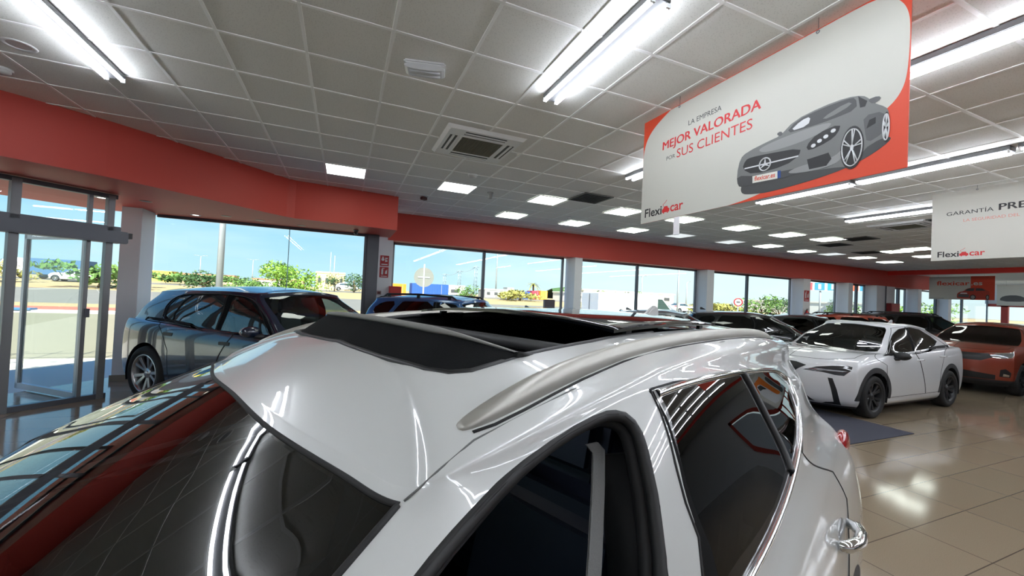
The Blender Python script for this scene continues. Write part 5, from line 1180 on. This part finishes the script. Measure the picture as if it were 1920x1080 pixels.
# overhang outside over the glazing so that the front lies in shade
struct('roof_slab', MB().prism([(x, y) for x, y in ROOFP], lambda x, y: (x, y, CEIL+.5), lambda x, y: (x, y, CEIL+.8)), m_conc)
random.seed(5)
_leaf = {}
def foliage(w, h, n, leaf, seed):
    rnd = random.Random(seed); blobs = [(rnd.uniform(-.32, .32)*w, rnd.uniform(-.32, .32)*w, rnd.uniform(.25, .8)*h, rnd.uniform(.16, .3)) for _ in range(9)]+[(0, 0, .45*h, .36)]
    m = MB()
    for _ in range(n):
        bx, by, bz, br = rnd.choice(blobs); d = Vector((rnd.gauss(0, 1), rnd.gauss(0, 1), rnd.gauss(0, 1))).normalized(); r = br*(.55+.45*rnd.random())
        c = Vector((bx+d.x*r*w, by+d.y*r*w, max(.03*h, bz+d.z*r*h))); a = Vector((rnd.gauss(0, 1), rnd.gauss(0, 1), rnd.gauss(0, .6))).normalized(); b_ = a.cross(d)
        if b_.length < .1: continue
        b_.normalize(); s = leaf*(.6+.8*rnd.random())
        m.add([c-a*s, c+b_*s*.5, c+a*s, c-b_*s*.5], [(0, 1, 2, 3)])
    return m
def leafmat(name, c):
    m = M(name, c, .6, vary=.35, vscale=3.); return m
LG = leafmat('bright leaves', (112, 150, 44)); LD = leafmat('dark leaves', (62, 92, 50)); LM = leafmat('mid leaves', (88, 122, 52)); LY = leafmat('dry leaves', (148, 146, 76))
m_bark = M('bark', (104, 88, 68), .9)
def tree(name, label, x, y, z0, h, w, mat, seed, n=420, leaf=None, group='trees across the road', cat='tree'):
    o = empty(name, (x, y, gz(y)-.02), 0, label, cat, group)
    foliage(w, h, n, leaf or w*.055, seed).build('foliage', mat, o)
    t = MB().tube([(0, 0, 0), (.03*w, 0, h*.3), (-.02*w, .02*w, h*.6)], [w*.03, w*.025, w*.012], 7)
    for k in range(4): a = k*1.7+seed; t.tube([(0, 0, h*.25), (.2*w*math.cos(a), .2*w*math.sin(a), h*.55)], [w*.016, w*.006], 5)
    t.build('trunk', m_bark, o)
    return o
tree('leafy_tree', 'bright green leafy tree right behind the dark blue SUV roof', -3.2, 33.5, .1, 3.5, 4.8, LG, 1, 3600, .1)
tree('leafy_bush', 'low green bush left of the bright green tree', -7.0, 38, .3, 2.3, 4.4, LM, 2, 1200, .1)
for k, (x, y, h, w, mt, nm) in enumerate(((-22.4, 52.8, 2.6, 8, LM, 'green bush row right of the lorry behind the entrance glass'), (-14.6, 55, 2.4, 4.5, LD, 'dark shrub between the entrance and the white column'), (-31.5, 55, 2.6, 5.5, LY, 'dry yellow green shrub at the left frame edge'),
        (-43.5, 120, 2.6, 6, LD, 'dark far tree just right of the white column'), (-30.5, 152, 2.4, 6, LD, 'dark far tree over the yellow building'), (-34.2, 133, 2.6, 12, LM, 'broad far tree behind the lamp post'), (-19.9, 72, 1.5, 9, LM, 'low round bush left of the lamp post'),
        (1.4, 64, 3.0, 4.2, LD, 'dark tree beside the corner column'), (-1.3, 66, 2.8, 3.2, LD, 'slim dark tree left of the corner column'), (14.2, 48, 2.6, 3.6, LM, 'round green bush in front of the pylons'), (39.5, 33, 1.9, 8, LY, 'dry hedge behind the round speed sign'),
        (38.4, 27.3, 2.9, 4.2, LM, 'green tree right of the speed sign'), (42.0, 28, 2.9, 3.4, LD, 'dark green tree left of the extinguisher column'), (45.8, 24.4, 3.4, 3.2, LD, 'dark green tree under the colourful billboard'), (50.8, 26.2, 2.6, 4.5, LM, 'light tree left of the white mullion column'),
        (51.6, 22.4, 3.0, 4.2, LG, 'bright tree between the far white columns'), (56., 21.6, 3.3, 4.6, LG, 'bright tree behind the hanging far sign edge'), (34.0, 46, 2.6, 7, LM, 'green shrub line right of the second column'), (26.5, 60, 2.2, 8, LY, 'sparse shrub by the grey shed'))):
    tree('roadside_tree', nm, x, y, 1.1 if y > 60 else .3, h, w, mt, 10+k, 800, w*.034)
# palm
o = empty('palm_tree', (36.8, 76.5, 1.15), 0, 'palm tree over the coloured containers', 'tree'); t = MB().tube([(0, 0, 0), (.1, 0, 1.6), (0, 0, 3.2)], [.3, .22, .18], 8); t.build('trunk', m_bark, o); m = MB(); rnd = random.Random(3)
for k in range(26):
    a = rnd.uniform(0, 2*PI); l = rnd.uniform(1.2, 2.0); up = rnd.uniform(-.4, 1.0); P_ = [Vector((math.cos(a)*l*q, math.sin(a)*l*q, 3.2+up*q*l*.6-1.1*q*q*(1-up*.4))) for q in (0, .35, .7, 1)]
    s_ = Vector((-math.sin(a), math.cos(a), 0))*.16; m.add([p+s_*(1-.8*i/3) for i, p in enumerate(P_)]+[p-s_*(1-.8*i/3) for i, p in enumerate(P_)], [(i, i+1, 4+i+1, 4+i) for i in range(3)])
m.build('fronds', LY, o)
# buildings
m_cream = M('cream wall', (226, 204, 150), .85); m_yel = M('yellow wall', (226, 196, 92), .85); m_bw = M('white shed wall', (228, 224, 214), .8); m_bg = M('grey shed wall', (150, 152, 150), .8); m_roof = M('tile roof', (168, 120, 96), .85); m_dkw = M('dark opening', (70, 72, 74), .6)
def house(label, x, y, z, w, d, h, mat, roof=m_roof, nwin=3, rz=0.):
    o = empty('building', (x, y, gz(y)-.01), rz, label, 'building', 'far buildings')
    MB().box((0, 0, h/2), (w, d, h)).build('wall', mat, o); MB().box((0, 0, h+.08), (w*1.03, d*1.03, .16+.04*h)).build('roof', roof, o)
    for k in range(nwin):
        MB().box((-w/2+(k+.5)*w/nwin, -d/2-.02, h*.55), (w/nwin*.4, .1, h*.3)).build('window', m_dkw, o)
    return o
house('small yellow building right of the white column', -37.6, 113, 1.2, 4.6, 4, 2.2, m_yel, m_yel, 2); house('cream block behind the far dark trees', -52.6, 195, 1.3, 10, 8, 3.0, m_cream); house('low cream house left of the lamp post', -43, 178, 1.3, 12, 8, 2.9, m_cream); house('long pale house right of the lamp post', -22, 170, 1.3, 16, 8, 2.3, m_cream, nwin=5)
house('white low house right of the lamp post in front', -20, 140, 1.3, 6, 5, 1.8, m_bw, nwin=2); house('sunlit yellow warehouse right of the bright tree', -2.4, 86, 1.2, 5, 5, 3.2, m_cream, m_cream, 4); house('cream terrace at the far left skyline', -66, 200, 1.3, 16, 8, 3.2, m_cream, nwin=6)
house('white shed in front of the pylons', 17.2, 68, 1.2, 3.4, 4, 1.7, m_bw, m_bw, 1); house('grey shed with white roof behind the second window', 27.2, 75, 1.5, 4.6, 4, 1.5, m_bg, m_bw, 3); house('white office box left of the palm', 29.0, 71, 1.2, 1.4, 2, 1.9, m_bw, m_bg, 1); house('white low building right of the palm', 45., 72, 1.2, 9, 5, 1.7, m_bw, m_bw, 4)
house('long white shed behind the van', 62, 80, 1.3, 26, 8, 2.6, m_bw, m_bw, 6); house('long white hall below the billboard', 84, 50, 1.3, 8, 22, 2.6, m_bw, m_bw, 1)
def container(label, x, y, z, w, h, col):
    o = empty('shipping_container', (x, y, gz(y)), 0, label, 'container', 'coloured containers')
    m = MB().box((0, 0, h/2), (w, 2.4, h)); n = int(w/.35)
    for k in range(n): m.box((-w/2+(k+.5)*w/n, -1.22, h/2), (w/n*.5, .06, h*.9))
    m.build('box_body', M('container %d %d %d' % col, col, .6), o); MB().box((w*.3, -1.26, h/2), (.05, .05, h*.9)).build('door_bar', m_bg, o)
container('blue shipping container behind the round sign back', 11.8, 60.5, 1.05, 5.4, 1.9, (36, 82, 170)); container('orange container beside the hose cabinet', 7.0, 60, 1.05, 2.4, 1.7, (226, 132, 30)); container('blue container left of the crimson one', 32.6, 73, 1.2, 2.6, 1.5, (44, 84, 160)); container('crimson container under the palm', 34.8, 72.4, 1.2, 1.5, 1.7, (186, 62, 80)); container('yellow orange container right of the crimson one', 36.4, 71.8, 1.2, 1.5, 1.8, (232, 168, 70))
# hill
hb = MB(); rnd = random.Random(2); xs = np.linspace(95, 150, 16); V = [(x, 172, 1.0) for x in xs]+[(x, 176, 6.2+1.2*math.sin(i*.5)) for i, x in enumerate(xs)]+[(x, 200, 1.0) for x in xs]
hb.add(V, [(i, i+1, 17+i, 16+i) for i in range(15)]+[(16+i, 17+i, 33+i, 32+i) for i in range(15)], True); struct('hill', hb, LD)
# poles and pylons
m_pole = M('galvanised pole', (172, 176, 178), .45, .4)
def pole(name, label, x, y, z0, h, r, heads=(), cat='lamp post'):
    o = empty(name, (x, y, gz(y)), 0, label, cat); MB().tube([(0, 0, 0), (0, 0, h)], [r*1.25, r*.8], 12).build('post', m_pole, o)
    for dx in heads:
        a = MB().tube([(0, 0, h-.05), (dx*.5, 0, h+.15), (dx, 0, h+.18)], r*.4, 6); a.build('arm', m_pole, o); MB().box((dx*1.15, 0, h+.18), (abs(dx)*.5, .2, .08)).build('lamp_head', m_bg, o, .01)
    return o
pole('lamp_post', 'thick pale lamp post standing outside left of the curved window joint', -4.3, 18.1, -.1, 8.5, .1, (1.2, -1.2)); pole('lamp_post', 'thin lamp post seen through the second window', 29.0, 78, 1.2, 15, .12, (1.5,)); pole('lamp_post', 'tall thin mast with two lamps behind the van', 41., 47.9, .6, 5., .09, (.6, -.6)); pole('lamp_post', 'slim post at the right end of the van', 23., 22.9, -.05, 5.5, .06, (.8,)); pole('lamp_post', 'small far post right of the van', 55., 52.8, .7, 4.8, .1, (.7,))
pole('radio_mast', 'left one of two thin masts over the yellow warehouse', -4., 131.8, 1.3, 11, .1, (), 'mast'); pole('radio_mast', 'right one of two thin masts over the yellow warehouse', -2.9, 131.3, 1.3, 10, .12, (), 'mast'); pole('lamp_post', 'far street lamp left of the bright tree', -32, 118, 1.3, 6.5, .1, (1.0, -1.0)); pole('lamp_post', 'far street lamp on the skyline near the lamp post', -27, 150, 1.3, 8, .12, (1.2, -1.2))
PY = [(34.5, 148.2, 7.6), (39.6, 146.1, 9.1), (45.1, 143.7, 11)]
for k, (x, y, h) in enumerate(PY):
    o = empty('lattice_pylon', (x, y, gz(y)), 0, 'lattice pylon behind the containers, %s of three' % ('leftmost', 'middle', 'rightmost')[k], 'pylon', 'power line pylons'); m = MB(); w = .55
    for a in (-1, 1):
        for b_ in (-1, 1): m.tube([(a*w, b_*w, 0), (a*w*.6, b_*w*.6, h)], .09, 4)
    for q in range(7):
        z0, z1 = h*q/7, h*(q+1)/7; m.tube([(-w, -w, z0), (w*.9, -w*.9, z1)], .06, 4); m.tube([(w, -w, z0), (-w*.9, -w*.9, z1)], .06, 4)
    m.build('lattice', M('pylon steel', (140, 158, 170), .5, .3), o); MB().tube([(-1.3, 0, h*.95), (1.3, 0, h*.95)], .1, 5).build('crossarm', M('pylon steel', (140, 158, 170), .5, .3), o)
for k in range(2):
    a, b_ = PY[k], PY[k+1]; o = tag(MB().tube([(a[0]+(b_[0]-a[0])*t, a[1]+(b_[1]-a[1])*t, 1.3+(a[2]+(b_[2]-a[2])*t)*.97-2.4*t*(1-t)*1.6) for t in np.linspace(0, 1, 13)], .07, 5).build('power_cable', M('cable grey', (120, 132, 140), .6)), 'sagging cable between the %s pylons' % ('left and middle', 'middle and right')[k], 'cable', 'power cables')
# signs
o = empty('road_sign', (2.5, 13.8, -.1), R(170), 'grey back of a round road sign outside the second window', 'sign'); MB().tube([(0, .03, 0), (0, .03, 2.75)], .03, 10).build('post', m_pole, o); MB().prism(ell(0, 2.3, .33, .33, 36), lambda x, z: (x, -.006, z), lambda x, z: (x, .006, z)).build('disc', M('sign back', (128, 130, 124), .6), o); MB().box((0, .008, 2.3), (.4, .02, .05)).build('bracket', m_pole, o)
o = empty('road_sign', (22.6, 17.6, -.05), R(-35), 'round red and white speed sign outside the fourth window', 'sign'); MB().tube([(0, .03, 0), (0, .03, 2.3)], .035, 10).build('post', m_pole, o); MB().prism(ell(0, 2.02, .24, .24, 32), lambda x, z: (x, -.01, z), lambda x, z: (x, 0, z)).build('disc', m_sw, o); MB().lathe([(.19, -.014), (.26, -.014), (.26, .006), (.19, .006)], 32, 'Y', (0, 0, 2.02), True).build('rim_ring', m_sr, o)
MB().box((0, -.013, 2.02), (.22, .006, .1)).build('dark_mark', M('faded black', (90, 90, 92), .6), o)
o = empty('billboard', (78, 43, gz(43)), R(-58), 'colourful billboard on a single pole far right', 'sign'); MB().box((0, 0, 5.55), (9.6, .3, 1.5)).build('panel', M('billboard white', (226, 232, 236), .6), o); MB().tube([(-1.5, 0.2, 0), (-1.5, 0.2, 5.4)], .14, 10).build('post', m_pole, o)
for k, (c, x0, x1) in enumerate((((196, 84, 92), -4.6, -2.6), ((60, 140, 190), -2.3, -.9), ((44, 150, 180), -.5, .9), ((60, 170, 180), 1.2, 2.6), ((206, 96, 66), 2.8, 3.6), ((60, 140, 190), 3.8, 4.7))):
    MB().box(((x0+x1)/2, -.17, 5.55), (x1-x0, .04, 1.3)).build('colour_block', M('billboard colour %d' % k, c, .6), o); MB().box(((x0+x1)/2, -.2, 5.5), ((x1-x0)*.28, .03, .9)).build('white_stroke', m_sw, o)
o = empty('electric_box', (6.55, 12.3, -.13), R(-10), 'grey brown utility box on a post outside the second window', 'utility box'); MB().box((0, 0, 1.62), (.36, .2, .3)).build('cabinet', M('weathered brown', (126, 106, 100), .7), o, .01); MB().tube([(0, 0, 0), (0, 0, 1.5)], .04, 8).build('post', m_pole, o)
# bollards
for k, x in enumerate((-14, -10)):
    pass
o = empty('guard_rail', (-24, 29.5, .06), R(-8), 'pale low guard rail outside behind the entrance', 'guard rail'); MB().box((0, 0, .55), (14, .06, .1)).build('rail', m_pole, o); MB().box((0, 0, .3), (14, .05, .07)).build('rail', m_pole, o)
for k in range(5): MB().box((-6.6+k*3.3, 0, .3), (.1, .1, .6)).build('post', m_pole, o)
# van
m_van = paint('van white', (236, 236, 236)); VA = R(-3)
o = empty('delivery_van', (15.2, 18.6, -.1), VA, 'white delivery van with shade-toned rear doors parked outside the third window', 'van')
side = [(-2.7, .35), (-2.7, 1.0), (-2.62, 2.2), (-2.5, 2.26), (1.0, 2.26), (1.35, 2.12), (2.05, 1.38), (2.75, 1.16), (2.85, .8), (2.85, .35)]
MB().prism(smooth_poly(side, 1), lambda x, z: (x, -.98, z), lambda x, z: (x, .98, z)).build('body', m_van, o, .06, 3)
rd = MB(); rd.box((-2.68, 0, 1.35), (.06, 1.8, 1.66)); rd.build('rear_doors', M('shaded van door', (206, 210, 222), .4, coat=.4), o, .02); MB().box((-2.72, 0, 1.35), (.02, .02, 1.6)).build('door_gap', m_gap, o)  # rear doors: van white with shade mixed into the colour
for s in (-1, 1):
    MB().box((-2.7, s*.9, .85), (.06, .14, .4)).build('tail_lamp', m_red_l, o, .01)
    MB().prism([(1.05, 1.45), (1.05, 2.0), (1.35, 2.0), (1.95, 1.42)], lambda x, z: (x, s*.985, z), lambda x, z: (x, s*.97, z)).build('cab_window', M('van glass', (60, 76, 70), .08, coat=.5), o)
    for x in (-1.7, 1.9):
        q = MB().lathe([(.001, -.1), (.2, -.1), (.33, -.09), (.35, 0), (.33, .09), (.2, .1), (.001, .1)], 28, 'Y', (x, s*.86, .35)); q.build('wheel', m_rub, o)
MB().prism([(1.38, 2.1), (2.02, 1.42), (2.05, 1.45), (1.42, 2.13)], lambda x, z: (x, -.85, z), lambda x, z: (x, .85, z)).build('windscreen', M('van glass', (60, 76, 70), .08, coat=.5), o)
# lorry
o = empty('lorry', (-33.2, 66.3, 1.1), R(180), 'white lorry cab with a blue trailer passing behind the entrance glass', 'lorry'); q = MB().prism(smooth_poly([(1.2, .5), (3.3, .5), (3.3, 1.3), (3.1, 2.3), (1.2, 2.4)], 1), lambda x, z: (x, -1.2, z), lambda x, z: (x, 1.2, z)); q.build('cab', m_van, o, .06)
MB().box((2.35, 1.22, 1.6), (1.1, .05, .6)).build('cab_window', m_dkw, o); MB().box((3.24, 0, 1.75), (.1, 2.0, .7)).build('windscreen', m_dkw, o); MB().box((-1.6, 0, 1.45), (5.2, 2.4, 1.9)).build('trailer', M('trailer blue', (70, 104, 140), .5), o, .04)
for x in (2.5, -.4, -2.6, -3.6):
    for s in (-1, 1): MB().lathe([(.001, -.14), (.46, -.13), (.48, 0), (.46, .13), (.001, .14)], 24, 'Y', (x, s*1.05, .48)).build('wheel', m_rub, o)
# cars outside
def far_car(label, x, y, z, yaw, col, name='parked_car'):
    S = dict(L=4.3, W=1.76, H=1.46, nose=.82, cowl=1.0, cowl_z=.95, head=.15, head_z=1.33, rw=-1.9, rw_z=1.02, rr=-1.3, rr_z=1.33, roof_w=.57, belt=[.95, .97, 1.02], side_z=1.36, wheel=.32, axles=(1.3, -1.3), rim='suv', clad_v=.6, interior=False)
    return make_car(name, label, 'car', (x, y, gz(y)), yaw, S, mats_for(paint('outside '+str(col), col, 0.), windscreen=M('far glass', (60, 76, 84), .1), rear_screen=M('far glass', (60, 76, 84), .1), front_window=M('far glass', (60, 76, 84), .1), rear_window=M('far glass', (60, 76, 84), .1)), std_feats(S, .6, .05, -.3, -1.0, -1.25, more=FRONT_STD), group='cars outside', nu=31, nv=31)
far_car('white car driving past behind the sliding door glass', -27.7, 60.4, .95, R(180), (232, 234, 236)); far_car('white car parked beyond the road left of the corner column', .4, 78, 1.1, R(5), (232, 234, 236)); far_car('white car parked right of the van', 46.6, 45.5, .45, R(0), (228, 232, 234))
far_car('silver blue car outside the fifth window', 27.4, 16.4, -.1, R(20), (170, 194, 206)); far_car('pale car behind the silver blue one outside', 34.0, 21.5, -.1, R(20), (206, 220, 226)); far_car('green grey car outside the fourth window', 19.4, 15.4, -.1, R(10), (120, 150, 146))
